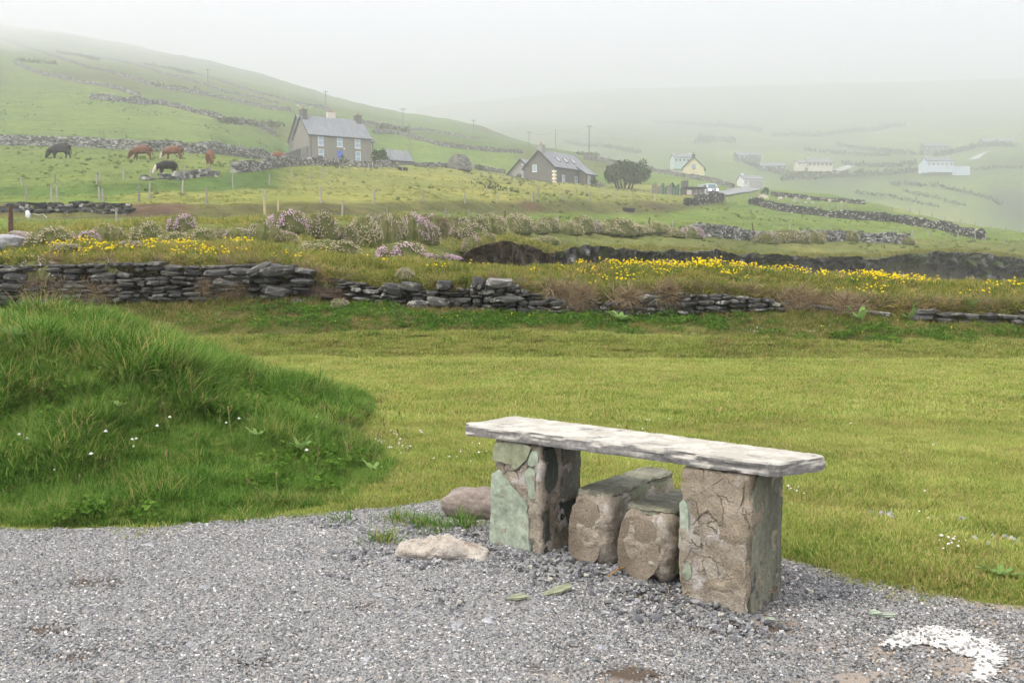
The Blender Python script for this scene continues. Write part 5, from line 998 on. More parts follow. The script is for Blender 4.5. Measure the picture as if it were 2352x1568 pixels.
fence([(-130,560,76,PR),(25,549,74,PR),(267,512,34),(608,499,44,PN,.0),(639,498,40,PN,-.12),(786,497,38),(890,498,22),(1023,499,20),(1078,501,19),(1160,505,22,PR,.08),(1281,514,19),(1344,513,19),(1419,516,16,PR),(1490,518,19,PR,.1),(1545,523,18),(1659,533,19),(1730,533,21,PR),(1814,534,18),(1892,537,18),(1962,539,18),(2045,543,18),(2062,544,18),(2096,546,18),(2132,546,17),(2178,548,17),(2200,548,17),(2241,552,23),(2264,556,20),(2307,562,17),(2345,565,17)], 'fence of mixed old, new and rusty posts along the thrift bank', 24, (.9, .55), 7)
fence([(60,462,36),(118,466,42),(132,463,36),(228,459,30),(237,468,35),(319,464,36),(343,459,40),(419,449,35),(535,433,33),(619,427,28),(671,414,25),(712,413,25),(737,410,24),(752,407,21),(780,400,18),(803,401,24),(825,398,17),(839,398,21),(856,391,21),(874,392,20),(896,391,18),(924,395,18)], 'wooden post fence climbing from the left to the farmhouse', 55)
fence([(474,470,38),(608,466,30),(737,466,34),(859,468,32),(972,469,32),(1068,468,27),(1143,467,26),(1222,464,24),(1226,464,23),(1292,463,24),(1356,464,23),(1412,461,25),(1454,459,27),(1504,459,15),(1534,453,20),(1562,455,22)], 'wooden post fence along the ditch below the yellowish field', 58)
fence([(1117,441,15),(1237,455,28),(1321,452,23),(1344,448,23),(1389,450,18),(1438,447,15),(1474,445,20),(1496,446,15),(1509,444,15),(1547,452,18),(1599,452,17),(1608,450,14),(1617,450,14)], 'upper line of wooden posts in front of the dark tree', 90)
fence([(49,427,19),(127,421,20),(222,423,24),(230,419,24),(284,414,27),(346,407,18),(423,399,18),(483,396,18),(530,388,17),(577,384,16)], 'thin posts on the near edge of the cattle field', 76)
fence([(120,314,15),(229,319,16),(287,323,11),(416,326,10),(490,331,10),(550,338,9)], 'small posts behind the cattle field wall', 120)
fence([(1664,463,16),(1672,464,15),(1678,462,15),(1685,462,14),(1701,457,13),(1716,455,13),(1724,453,12),(1730,453,11),(1736,452,10),(1741,452,10),(1746,451,10),(1750,451,9),(1755,450,9),(1760,449,9),(1765,448,8)], 'close set pale posts running along the road beside the van', 120)
fence([(1839,478,18),(1880,483,17,None,.25),(1902,483,16),(1919,483,17,None,-.3),(1925,483,15),(1935,481,14,None,-.15),(1946,486,16),(1958,486,14),(1972,484,15),(2049,494,19),(2128,531,27),(2155,516,10)], 'leaning posts at the edge of the sheep paddock', 120)
fence([(2090,489,9),(2112,494,9),(2140,500,10),(2170,508,10),(2205,514,10),(2240,521,11),(2275,527,11),(2310,533,11),(2340,538,11)], 'row of small posts on the far right field edge', 120)
fence([(1500,437,11),(1512,438,11),(1690,436,9),(1700,437,9),(1745,441,8)], 'few posts beside the road end', 150)
# plastic scraps caught on the wire
M_plast = plain('white_plastic', (.75, .77, .78), .5, .05, 9)
V, F = blob(3, .07, .03, .10, .8, 2.2, 88); tag(mobj('plastic_scrap', mesh_np('plastic_scrap', V, F, M_plast), None, P(64, 492, 30.5)), 'torn white plastic caught on the wire by the rusty post', 'plastic')
tag(MB().tube([P(76, 490, 30.6), P(88, 494, 30.6), P(98, 491, 30.6), P(108, 500, 30.6)], [.004, .007, .005, .008], 5).build('plastic_scrap', M_plast), 'thin white plastic strip trailing along the wire at left', 'plastic')

# ================================================================ buildings
M_slateroof = stone_mat('roof_slate', [(.14, .15, .165), (.19, .20, .215), (.26, .27, .285)], 1.2, [((.34, .34, .33), 1.5, .64, .72, 3)], (1, .3, .3), .3, .55, 6, .02)
M_rubble = tone_mat('rubble_face', [(0, (.08, .075, .065)), (.5, (.15, .14, .12)), (1, (.26, .24, .2))], 2)
def wall_mat(name, col, var=.18, dirt=(.10, .09, .08), sc=.5, lo=.58, hi=.75):
    g = NM(name); f = g.noise(sc, 6, g.obj(), .65); c = g.ramp(g.noise(3, 5, g.obj(), .6), [(.3, tuple(q*(1-var) for q in col)), (.7, tuple(min(1, q*(1+var)) for q in col))])
    return g.done(g.mix(g.ramp(f, [(lo, 0), (hi, .75)]), c, dirt), .9, None, .15)
M_rend1 = wall_mat('old_render', (.235, .212, .18)); M_rend2 = wall_mat('grey_render', (.30, .29, .265), .08, (.2, .19, .17)); M_yel = wall_mat('cream_yellow_render', (.62, .57, .36), .05, (.4, .36, .24))
M_whitew = wall_mat('whitewash', (.74, .74, .72), .04, (.5, .5, .48)); M_mint = wall_mat('mint_render', (.45, .57, .53), .05, (.37, .46, .43)); M_bluew = wall_mat('pale_blue_render', (.55, .63, .70), .05, (.44, .5, .56)); M_creamw = wall_mat('cream_render', (.66, .60, .50), .05, (.5, .44, .36)); M_darkw = wall_mat('dark_stone_front', (.135, .13, .117), .3)
M_trim = plain('dark_gutter', (.03, .032, .036), .5, .2, 9); M_pvc = plain('white_frame', (.80, .80, .80), .4, .03, 9); M_blue = plain('blue_door', (.05, .13, .55), .45, .08, 9); M_grdoor = plain('grey_door', (.50, .50, .48), .5, .05, 9); M_chim = wall_mat('chimney_render', (.13, .125, .11)); M_pot = plain('clay_pot', (.42, .14, .07), .8, .15, 8); M_yelp = plain('yellow_paint', (.75, .48, .06), .6, .05, 8)
g = NM('window_glass'); M_glass = g.done((.30, .40, .48), .12, None, .6)
def gable(h, W, D, ez, rz, wmat, rmat=None, x0=0, y0=0, over=.25, th=.16, wall_name='wall', slates=False):
    """block with its ridge along x: walls with two gables, roof slopes, bargeboards"""
    m = MB(); ym = y0+D/2
    m.prism([(y0, -2.5), (y0+D, -2.5), (y0+D, ez), (ym, rz), (y0, ez)], 'x', x0, x0+W); wl_ = m.build(wall_name, wmat, h)
    sl = (rz-ez)/(D/2); ln = over; rf = []
    for sg in (-1, 1):
        ye = ym+sg*(D/2+ln); ze = ez-sl*ln; m = MB(); nx = th
        m.add([(x0-over, ye, ze+.03), (x0+W+over, ye, ze+.03), (x0+W+over, ym, rz+.03), (x0-over, ym, rz+.03), (x0-over, ye, ze+.03+nx), (x0+W+over, ye, ze+.03+nx), (x0+W+over, ym, rz+.03+nx), (x0-over, ym, rz+.03+nx)], [(0,3,2,1),(4,5,6,7),(0,1,5,4),(1,2,6,5),(2,3,7,6),(3,0,4,7)])
        o = m.build('roof', rmat or M_slateroof, h); rf.append(o)
        g_ = MB().tube([(x0-over, ye-.06*-sg, ze-.02), (x0+W+over, ye-.06*-sg, ze-.02)], .10, 6).build('gutter', M_trim, o)
    for xx in (x0-over-.06, x0+W+over+.003):
        m = MB()
        for sg in (-1, 1):
            ye = ym+sg*(D/2+ln); ze = ez-sl*ln
            m.add([(xx, ye, ze-.12), (xx+.057, ye, ze-.12), (xx+.057, ym, rz-.12), (xx, ym, rz-.12), (xx, ye, ze+.22), (xx+.057, ye, ze+.22), (xx+.057, ym, rz+.22), (xx, ym, rz+.22)], CF)
        m.build('bargeboard', M_trim, h)
    return wl_, rf
def win(h, x, z, w_, hh, y=0, face='front', frame=None, bars=1, pane=None, sill=True):
    """window standing in a wall of the block: front (facing -y) or gable (facing -x)"""
    f = MB(); t = .09; dp = .06
    def bx(a0, a1, z0, z1, d0, d1):
        if face == 'front': f.box(a0, a1, y-d1, y-d0, z0, z1)
        elif face == 'right': f.box(y+d0, y+d1, a0, a1, z0, z1)
        else: f.box(y-d1, y-d0, a0, a1, z0, z1)
    bx(x, x+w_, z, z+t, .005, dp); bx(x, x+w_, z+hh-t, z+hh, .005, dp); bx(x, x+t, z+t, z+hh-t, .005, dp); bx(x+w_-t, x+w_, z+t, z+hh-t, .005, dp)
    for b in range(bars): zz = z+hh*(b+1)/(bars+1); bx(x+t, x+w_-t, zz-.05, zz+.05, .005, dp)
    if sill: bx(x-.08, x+w_+.08, z-.12, z-.003, .005, .14)
    o = f.build('window', frame or M_pvc, h); f = MB(); bx(x+t*.6, x+w_-t*.6, z+t*.6, z+hh-t*.6, .006, .03); f.build('pane', pane or M_glass, o); return o
def chimney(h, x, y, zb, zt, wx, wy, mat, pots=1):
    m = MB().box(x-wx/2, x+wx/2, y-wy/2, y+wy/2, zb, zt).box(x-wx/2-.07, x+wx/2+.07, y-wy/2-.07, y+wy/2+.07, zt+.002, zt+.17); c_ = m.build('chimney', mat, h)
    for k in range(pots): MB().tube([(x+(k-(pots-1)/2)*.4, y, zt+.17), (x+(k-(pots-1)/2)*.4, y, zt+.75)], [.15, .12], 8).build('chimney_pot', M_pot, c_)
def house_at(px, py, d, yaw, label, name='house', cat='house', group=None): return empty(name, P(px, py, d), yaw, label, cat, group)
# the tall farmhouse
h = house_at(710, 368, 200, R(33), 'tall two storey grey brown farmhouse with slate roof and blue door', 'farmhouse')
W, Dp, ez, rz = 13.4, 8.5, 5.15, 9.1
gable(h, W, Dp, ez, rz, M_rend1, None, 0, 0, .2)
V, F, C = [], [], []
gable(h, W-1.2, 9.4, ez-.2, 9.75, M_darkw, None, .45, 3.0, .15, wall_name='rear_wall')
for xx in (1.9, 6.0, 9.9): win(h, xx, 3.05, 1.15, 1.95, 0)
for xx in (2.0, 10.0): win(h, xx, .35, 1.15, 2.0, 0)
d_ = MB().box(6.0, 7.2, -.06, -.005, 0.0, 2.25).build('door', M_blue, h); MB().box(7.0, 7.08, -.11, -.062, 1.0, 1.15).build('handle', M_trim, d_)
MB().box(7.35, 7.6, -.22, -.004, 2.55, 2.9).build('wall_lamp', M_pvc, h)
MB().tube([(.45, -.08, -.3), (.45, -.08, ez)], .06, 6).build('drainpipe', M_trim, h)
win(h, 1.9, 3.0, .45, 1.4, 0, 'side', M_rend2, 0, None, False)
chimney(h, .55, Dp/2, 8.2, 10.35, 1.0, 1.9, M_chim); chimney(h, W-.9, Dp/2, 8.2, 10.1, 1.1, 1.7, M_chim); chimney(h, 8.0, 7.7, 9.0, 10.8, 1.7, .9, M_creamw, 2)
MB().box(-.25, -.004, .35, 3.3, -2, 2.75).build('stone_patch', M_darkw, h)
m = MB().prism([(-2.4, -2), (-.01, -2), (-.01, 2.6), (-2.4, 1.75)], 'y', 4.4, 8.2); lean = m.build('lean_to', M_darkw, h)
MB().add([(-2.75, 4.2, 1.70), (-.005, 4.2, 2.68), (-.005, 8.4, 2.68), (-2.75, 8.4, 1.70), (-2.75, 4.2, 1.85), (-.005, 4.2, 2.83), (-.005, 8.4, 2.83), (-2.75, 8.4, 1.85)], CF).build('lean_to_roof', M_slateroof, lean)
MB().box(W+.01, W+2.6, 4.2, 8.0, -2.5, 2.35).build('side_room', M_whitew, h); MB().box(W+.012, W+2.9, 3.9, 8.2, 2.352, 2.55).build('balcony', M_chim, h)
for xx in (W+1.9, W+2.5): MB().tube([(xx, 4.3, 2.55), (xx, 4.3, 5.2)], .13, 6).build('porch_post', M_chim, h)
win(h, W+.5, .5, .8, 1.8, 4.2, 'front', M_trim, 0)
MB().add([(W-1.5, 3.6, 5.05), (W+3.1, 3.6, 5.05), (W+3.1, 8.4, 5.05), (W-1.5, 8.4, 5.05), (W-1.5, 5.0, 7.6), (W+.2, 5.2, 7.6), (W+.2, 6.8, 7.6), (W-1.5, 7.0, 7.6)], CF).build('porch_roof', M_slateroof, h)
# slate shed beside it
h = house_at(893, 381, 214, R(38), 'low stone shed with grey slate roof right of the farmhouse', 'shed', 'shed')
gable(h, 6.2, 4.6, 1.3, 3.6, M_darkw, None, 0, 0, .15); MB().box(1.2, 2.1, -.05, -.004, -.6, .9).build('door', M_trim, h)
# stone cottage
h = house_at(1273.5, 413, 200, R(52), 'dark stone cottage with three skylights and painted corner stones', 'cottage')
gable(h, 12.4, 7.7, 2.65, 6.0, M_darkw, None, 0, 0, .25)
chimney(h, .7, 3.85, 5.0, 7.0, .95, 1.35, M_rend2)
for xx in (3.2, 5.9, 8.7):
    sl = (6.0-2.65)/3.85; yc = 1.7; zc = 2.65+sl*yc+.22; c_ = .5; dz_ = sl*.55
    s_ = MB().add([(xx, yc-.55, zc-dz_), (xx+.8, yc-.55, zc-dz_), (xx+.8, yc+.55, zc+dz_), (xx, yc+.55, zc+dz_), (xx, yc-.55, zc-dz_+.12), (xx+.8, yc-.55, zc-dz_+.12), (xx+.8, yc+.55, zc+dz_+.12), (xx, yc+.55, zc+dz_+.12)], CF).build('skylight', M_trim, h)
    MB().add([(xx+.2, yc-.42, zc-dz_*.76+.123), (xx+.6, yc-.42, zc-dz_*.76+.123), (xx+.6, yc+.42, zc+dz_*.76+.123), (xx+.2, yc+.42, zc+dz_*.76+.123), (xx+.2, yc-.42, zc-dz_*.76+.15), (xx+.6, yc-.42, zc-dz_*.76+.15), (xx+.6, yc+.42, zc+dz_*.76+.15), (xx+.2, yc+.42, zc+dz_*.76+.15)], CF).build('pane', M_pvc, s_)
for k in range(7):
    lw = .75 if k % 2 == 0 else .45; MB().box(-.035, lw, -.035, lw*.8, 2.4-.36*(k+1)-.5, 2.4-.36*k-.52).build('corner_stone', M_pvc if k % 2 == 0 else M_yelp, h)
win(h, 2.6, -.6, .95, 1.75, 0, 'front', M_pvc, 1); win(h, 7.1, -.75, .95, 2.0, 0, 'front', M_pvc, 1); win(h, 4.4, 1.9, 1.0, 1.35, 0, 'side', M_pvc, 0)
gable(h, 3.6, 4.2, 1.75, 3.1, M_darkw, None, 8.6, -1.7, .3, wall_name='porch'); MB().box(9.2, 10.4, -1.77, -1.704, -1.2, 1.45).build('door', M_grdoor, h)
win(h, -.1, -.1, .8, 1.4, 12.2, 'right', M_rend2, 0)
gable(h, 8.0, 6.6, 2.0, 4.7, M_rend2, None, 1.6, 6.3, .35, wall_name='extension'); win(h, 8.4, 1.1, 1.0, 1.55, 1.6, 'side', M_pvc, 0); V, F = blob(2, .05, .22, .22, .1); mobj('satellite_dish', mesh_np('satellite_dish', V, F, M_pvc), h, (1.5, 9.2, 3.7))
# yellow house: gable towards us
def front_gable(px, py, d, yaw, W, L, ez, rz, wm, label, name='house', extra=None):
    h = house_at(px, py, d, yaw, label, name); gable(h, L, W, ez, rz, wm, None, 0, 0, .2); return h
h = front_gable(1617, 407, 300, R(78), 6.3, 9.0, 2.9, 6.0, M_yel, 'pale yellow gabled house standing above the van')
chimney(h, .6, 3.15, 5.2, 6.7, .8, .9, M_darkw); win(h, 2.6, 2.6, .95, 1.2, 0, 'side', M_darkw, 0); win(h, 3.0, 5.0, .35, .5, 0, 'side', M_darkw, 0, None, False)
for k in range(4): win(h, 1.2+k*1.9, .3, .8, 1.5, 0, 'front', M_pvc, 1)
def far_house(x0, x1, ytop, ybot, d, yaw, wm, label, eave=.52, depth=7.5, wins=4, rm=None, chim=0, wh=1.1, wfr=None, dk=False):
    Wd = (x1-x0)/FP*d/math.cos(yaw); H = (ybot-ytop)/FP*d; h = house_at(x0, ybot, d, yaw, label); gable(h, Wd, depth, H*eave, H, wm, rm, 0, 0, .25)
    for k in range(wins): win(h, Wd*(k+.5)/wins-.55, H*eave*.32, 1.15, min(wh, H*eave*.55), 0, 'front', wfr, 0, M_trim if dk else None)
    for k in range(chim): chimney(h, Wd*(.1+.8*k/max(1, chim-1)), depth/2, H-.5, H+.9, .9, .9, wm)
    return h, Wd, H
h, Wd, H = far_house(1707, 1757, 402, 426.5, 440, R(12), M_whitew, 'white two storey house at the end of the road', .62, 6.5, 4, None, 1, 1.2, M_darkw); MB().box(3.0, 8.6, -2.2, -.01, -2, 2.1).build('sun_porch', M_rend2, h)
far_house(1549, 1594, 354, 375, 470, R(8), M_mint, 'mint green house behind the yellow house in the mist', .66, 7, 5, None, 2, 1.2, None, True)
h, Wd, H = far_house(1694, 1748, 348.5, 364.5, 640, R(5), M_darkw, 'dark bungalow with bright windows above the others', .5, 8, 5, None, 0, 1.2); gable(h, 4.2, 2.4, H*.5, H*.78, M_darkw, None, Wd*.52, -1.8, .25, wall_name='front_gable')
far_house(1748, 1802, 373.5, 389, 560, R(-4), M_darkw, 'long dark bungalow with a pale lean-to at its right end', .5, 8, 4, None, 0, 1.3)
h, Wd, H = far_house(1856, 1914, 363.5, 382.5, 560, R(6), M_creamw, 'cream bungalow with a smaller gabled wing at left', .52, 8, 6, None, 2, 1.2, M_darkw, True); gable(h, 5.2, 6.5, H*.42, H*.78, M_creamw, None, -5.9, -.5, .25, wall_name='side_wing')
far_house(2124, 2183, 327.5, 343.5, 730, R(3), M_rend1, 'faint stone house on the upper right slope', .5, 8, 5)
far_house(2258, 2329, 317, 332.5, 740, R(-3), M_darkw, 'long dark house with white windows at the upper right', .5, 8, 7, None, 1, 1.5)
h, Wd, H = far_house(2129, 2190, 361, 385, 556, R(2), M_bluew, 'pale blue two storey house with a long garden wall', .66, 8, 6, None, 2, 1.4, M_pvc, True); MB().box(-3.0, -.01, 0, 4, -3, 2.6).build('annexe', M_bluew, h); MB().box(Wd+.01, Wd+10, 1, 1.4, -4, 1.0).build('garden_wall', M_bluew, h)
far_house(2340, 2400, 352, 364, 640, R(8), M_whitew, 'white house cut by the right edge of the picture', .55, 7, 4)
far_house(1492, 1527, 388, 394, 420, R(5), M_whitew, 'low white shed peeping over the wall left of the yellow house', .5, 4, 2)
# beehive hut of dry stone
q = hit(1055, 390, 150); e = empty('beehive_hut', q, 0, 'rounded dry stone beehive hut in the field', 'stone hut'); V = []; F = []; C = []
rr = np.random.default_rng(5)
for lv in range(11):
    z = lv*.24; rad = 2.15*math.sqrt(max(0, 1-(z/2.75)**2.2)); n = max(5, int(rad*2*math.pi/.42))
    for k in range(n):
        a = 2*math.pi*(k+rr.uniform(-.2, .2))/n; v = CUBE*np.array([.34, .5, .27])*(1+rr.uniform(-.2, .15, (8, 3))); b = len(V)
        v = np.stack([v[:, 0]+rad-.1, v[:, 1], v[:, 2]+z], 1); v = np.stack([v[:, 0]*math.cos(a)-v[:, 1]*math.sin(a), v[:, 0]*math.sin(a)+v[:, 1]*math.cos(a), v[:, 2]], 1); V += v.tolist(); F += [tuple(i+b for i in f) for f in CF]; C += [rr.uniform(.1, .75)]*6
o = mobj('stones', tone_mesh('stones', V, F, C, M_wgrey), e); o['kind'] = 'stuff'
V, F = blob(3, 1.9, 1.9, 2.45, .05); mobj('core', mesh_np('core', V, F, M_wblack), e)

# ================================================================ utility poles
M_pole = plain('pole_wood', (.22, .20, .18), .9, .2, 3)
def upole(px, yb, yt, label, dmin=100, rad=.15, arm=True):
    q = hit(px, yb, dmin); H = (yb-yt)*q.y/FP; e = empty('utility_pole', q, rs.uniform(-.4, .4), label, 'utility pole', 'utility poles on the hillside')
    MB().tube([(0, 0, -1), (0, 0, H*.5), (0, 0, H)], [rad*1.15, rad, rad*.8], 8).build('shaft', M_pole, e)
    if arm:
        a_ = MB().box(-.9, .9, -.06, .06, H-.45, H-.33).build('crossarm', M_pole, e)
        for xx in (-.8, 0, .8): MB().tube([(xx, 0, H-.328), (xx, 0, H-.1)], .06, 6).build('insulator', M_trim, a_)
    return q+Vector((0, 0, H))
T1 = upole(1353, 357, 290, 'tallest utility pole, standing behind the stone cottage roof', 150, .22)
T2 = upole(1276, 345, 299, 'utility pole above the chimney of the stone cottage', 150, .12, False); T3 = upole(1215, 338, 303, 'faint utility pole left of the stone cottage chimney', 150, .12)
T4 = upole(1088, 309, 276, 'faint utility pole above the beehive hut', 150, .14); T5 = upole(748, 254, 210, 'utility pole on the hill above the farmhouse roof', 230, .18); T6 = upole(941, 350, 286, 'pole just right of the farmhouse and slate shed', 150, .17, False)
T7 = upole(478, 212, 160, 'faint utility pole on the middle of the left hillside', 230, .15); T8 = upole(926, 300, 250, 'very faint utility pole on the ridge right of the farmhouse', 230, .13); T9 = upole(1462, 372, 328, 'short utility pole right of the tallest one', 150, .11)
for a_, b_, lb in ((T1, T2, 'drooping wire from the tallest pole to the cottage pole'), (T1, T9, 'drooping wire from the tallest pole down to the right'), (T2, T3, 'faint wire between the two poles at the cottage chimney')):
    pts = [a_.lerp(b_, k/8)-Vector((0, 0, 1.6*4*(k/8)*(1-k/8))) for k in range(9)]; tag(MB().tube(pts, .025, 4, False).build('overhead_wire', M_trim), lb, 'wire', 'overhead wires')

# ================================================================ trees and shrubs
M_dleaf = tone_mat('dark_evergreen', [(0, (.025, .045, .018)), (.5, (.05, .08, .03)), (1, (.10, .135, .055))], .6); M_gleaf = tone_mat('shrub_green', [(0, (.03, .055, .016)), (.5, (.06, .10, .025)), (1, (.10, .15, .04))], .6); M_bark = plain('bark', (.09, .075, .06), .9, .25, 3)
def tree(px, yb, wpx, hpx, label, mat, name='tree', d=None, lobes=26, n=26, ls=.38, trunks=5, seed=1, cat='tree', low=.25):
    q = hit(px, yb, 120) if d is None else P(px, yb, d); k = q.y/FP; W_, H_ = wpx*k, hpx*k; e = empty(name, q, 0, label, cat); rr = np.random.default_rng(seed); C_ = []
    m = MB()
    for t in range(trunks):
        a = rr.uniform(-1, 1)*W_*.30; m.tube([(a*.5, rr.normal(0, W_*.06), -.3), (a*.8, rr.normal(0, W_*.08), H_*.3), (a*1.3, rr.normal(0, W_*.1), H_*.68)], [W_*.022, W_*.016, W_*.007], 6)
    m.build('trunk', M_bark, e, True)
    for l in range(lobes):
        a = rr.uniform(0, 6.28); u = math.sqrt(rr.uniform(0, 1)); z = rr.uniform(low, 1); env = math.sqrt(max(.02, 1-((z-.5)/.56)**2)); wob = .78+.42*rr.uniform(); c_ = Vector((u*math.cos(a)*W_*.46*env*wob, u*math.sin(a)*W_*.38*env*wob, H_*(.08+.80*z*(.82+.26*math.sin(a*2.3+seed)**2)))); rad = min(W_, H_)*rr.uniform(.07, .16)
        for _ in range(n):
            v = Vector(rr.normal(0, 1, 3)).normalized()*rad*rr.uniform(.55, 1.05); C_.append((c_+v*Vector((1, 1, .9)).x)[:])
    V, F, C = leafmass(C_, 3, ls, rr); o = mobj('crown', tone_mesh('crown', V, F, C, mat), e); o['kind'] = 'stuff'; return e
tree(1437, 434, 112, 70, 'large dark evergreen tree right of the stone cottage', M_dleaf, 'evergreen_tree', None, 70, 26, .34, 7, 3)
tree(872, 381, 46, 34, 'rounded green shrub below the right end of the farmhouse', M_gleaf, 'garden_shrub', None, 16, 18, .30, 3, 4, 'shrub', .1)
tree(785, 373, 12, 17, 'small green shrub beside the blue door', M_gleaf, 'garden_shrub', 194, 8, 14, .22, 2, 5, 'shrub', .1)
tree(1366, 426, 20, 18, 'small shrub against the porch of the stone cottage', M_gleaf, 'garden_shrub', None, 8, 14, .25, 2, 6, 'shrub', .1)
tree(1101, 391, 22, 12, 'low round bush right of the beehive hut', M_gleaf, 'garden_shrub', None, 8, 14, .25, 2, 7, 'shrub', .1)
tree(1542, 442, 14, 20, 'dark conifer bush beside the green netting', M_dleaf, 'garden_shrub', None, 8, 14, .25, 2, 8, 'shrub', .1)
tree(1758, 447, 22, 16, 'bushy knoll at the road bend', M_gleaf, 'garden_shrub', None, 10, 14, .3, 2, 9, 'shrub', .1)

# ================================================================ van, netting, shed, troughs
M_van = plain('silver_paint', (.42, .45, .48), .3, .04, 2, .5); M_vglass = plain('windscreen', (.10, .16, .17), .08, .05, 2, .6); M_tyre = plain('tyre', (.02, .02, .02), .8, .1, 8); g = NM('lit_headlight'); M_head = g.done((.9, .9, .85), .3, None, .5, 0, (1, .97, .9), 6.0)
q = hit(1634, 448, 175); v = empty('van', q+Vector((0, 0, .02)), R(12), 'silver van with its headlights lit, facing us on the road', 'van')
prof = [(-.95, .35), (-1.0, .75), (-.96, 1.05), (-.55, 1.12), (.05, 1.92), (.4, 2.02), (4.0, 2.02), (4.1, 1.6), (4.1, .35)]
m = MB(); n = len(prof)
for sx, ins in ((-1.0, .0), (-.92, .06), (.92, .06), (1.0, .0)):
    pass
V = []; 
for sx in (-.97, -.86, .86, .97):
    k = .06 if abs(sx) > .9 else 0
    V += [(sx, y+(k if y < 0 else -k*.3), z-(k if z > 1.5 else 0)) for y, z in prof]
Fv = [tuple(range(n))[::-1], tuple(3*n+i for i in range(n))]
for s_ in range(3):
    for i in range(n): j = (i+1) % n; Fv.append((s_*n+i, s_*n+j, (s_+1)*n+j, (s_+1)*n+i))
m.add(V, Fv); m.build('body', M_van, v)
MB().add([(-.80, -.515, 1.17), (.80, -.515, 1.17), (.70, .015, 1.86), (-.70, .015, 1.86), (-.80, -.555, 1.19), (.80, -.555, 1.19), (.70, -.025, 1.88), (-.70, -.025, 1.88)], CF).build('windscreen', M_vglass, v)
for sx in (-1, 1):
    MB().box(min(sx*.5, sx*.86), max(sx*.5, sx*.86), -1.03, -.97, .72, .95).build('headlight', M_head, v)
    MB().box(min(sx*.975, sx*.99), max(sx*.975, sx*.99), .3, 1.3, 1.15, 1.75).build('side_window', M_vglass, v)
    MB().box(min(sx*.98, sx*1.2), max(sx*.98, sx*1.2), -.35, -.2, 1.05, 1.3).build('wing_mirror', M_trim, v)
    for yy in (-.2, 3.2):
        wv = MB().tube([(sx*.99, yy, .34), (sx*.78, yy, .34)], .34, 14).build('wheel', M_tyre, v); MB().tube([(sx*1.005, yy, .34), (sx*.985, yy, .34)], .18, 10).build('rim', M_van, wv)
MB().box(-.9, .9, -1.06, -.98, .36, .62).build('bumper', M_trim, v)
M_net = plain('green_netting', (.05, .11, .085), .8, .25, 4); M_pal = plain('grey_boards', (.17, .165, .15), .9, .25, 4)
b0, b1 = hit(1497, 449, 170), hit(1566, 451, 170); e = empty('windbreak_fence', b0, math.atan2(b1.y-b0.y, b1.x-b0.x), 'windbreak of grey boards and green netting left of the van', 'fence'); Lw = (b1-b0).length; dzz = b1.z-b0.z
for k in range(12):
    x_a = Lw*k/12; hh = 1.5+.35*math.sin(k*2.1)
    MB().box(x_a+.03, x_a+Lw/12-.03, -.05, .05, dzz*k/12-.3, dzz*k/12+hh).build('panel', M_pal if k < 4 or k in (6, 7) else M_net, e)
q = hit(1597, 449, 170); e = empty('low_shed', q, R(8), 'low dark shed with flat roof just left of the van', 'shed', ); k = q.y/FP
MB().box(-24*k, 22*k, 0, 3, -.5, 1.15).build('wall', M_darkw, e); MB().box(-26*k, 24*k, -.3, 3.3, 1.152, 1.45).build('roof', M_trim, e); MB().box(-20*k, -9*k, -.05, -.004, .1, .95).build('door', M_creamw, e); MB().box(-26*k, -15*k, .4, 2, 1.46, 2.6).build('tank', M_darkw, e)
def trough(px, py, wpx, label, dmin):
    q = hit(px, py, dmin); k = q.y/FP*wpx; m = MB(); 
    m.prism([(-k/2, .45), (-k/2+.15, 0), (k/2-.15, 0), (k/2, .45), (k/2-.08, .45), (k/2-.2, .12), (-k/2+.2, .12), (-k/2+.08, .45)], 'y', -.35, .35); m.box(-k/2+.1, k/2-.1, -.37, -.352, 0, .42).box(-k/2+.1, k/2-.1, .352, .37, 0, .42)
    return tag(m.build('feed_trough', M_trim, None, loc=q, rot=(0, .06, .25)), label, 'trough', 'black feed troughs')
trough(1444, 487, 26, 'black trough lying in the grass below the dark tree', 80); trough(925, 392, 24, 'black trough in the field below the slate shed', 120)
q = hit(1643, 459, 120); tag(MB().box(-.18, .18, -.18, .18, -.3, 1.75).tube([(0, 0, 1.75), (0, 0, 1.95)], [.18, .05], 4).build('gate_post', M_rend2, None, loc=q), 'grey concrete gate post in front of the van', 'gate post')
V, F = blob(3, .55, .5, .75, .35, 1.3, 66); q = hit(1656, 460, 120); tag(mobj('black_bag', mesh_np('black_bag', V, F, M_trim), None, q+Vector((0, 0, .5))), 'lumpy black wrapped bag beside the concrete gate post', 'bag')

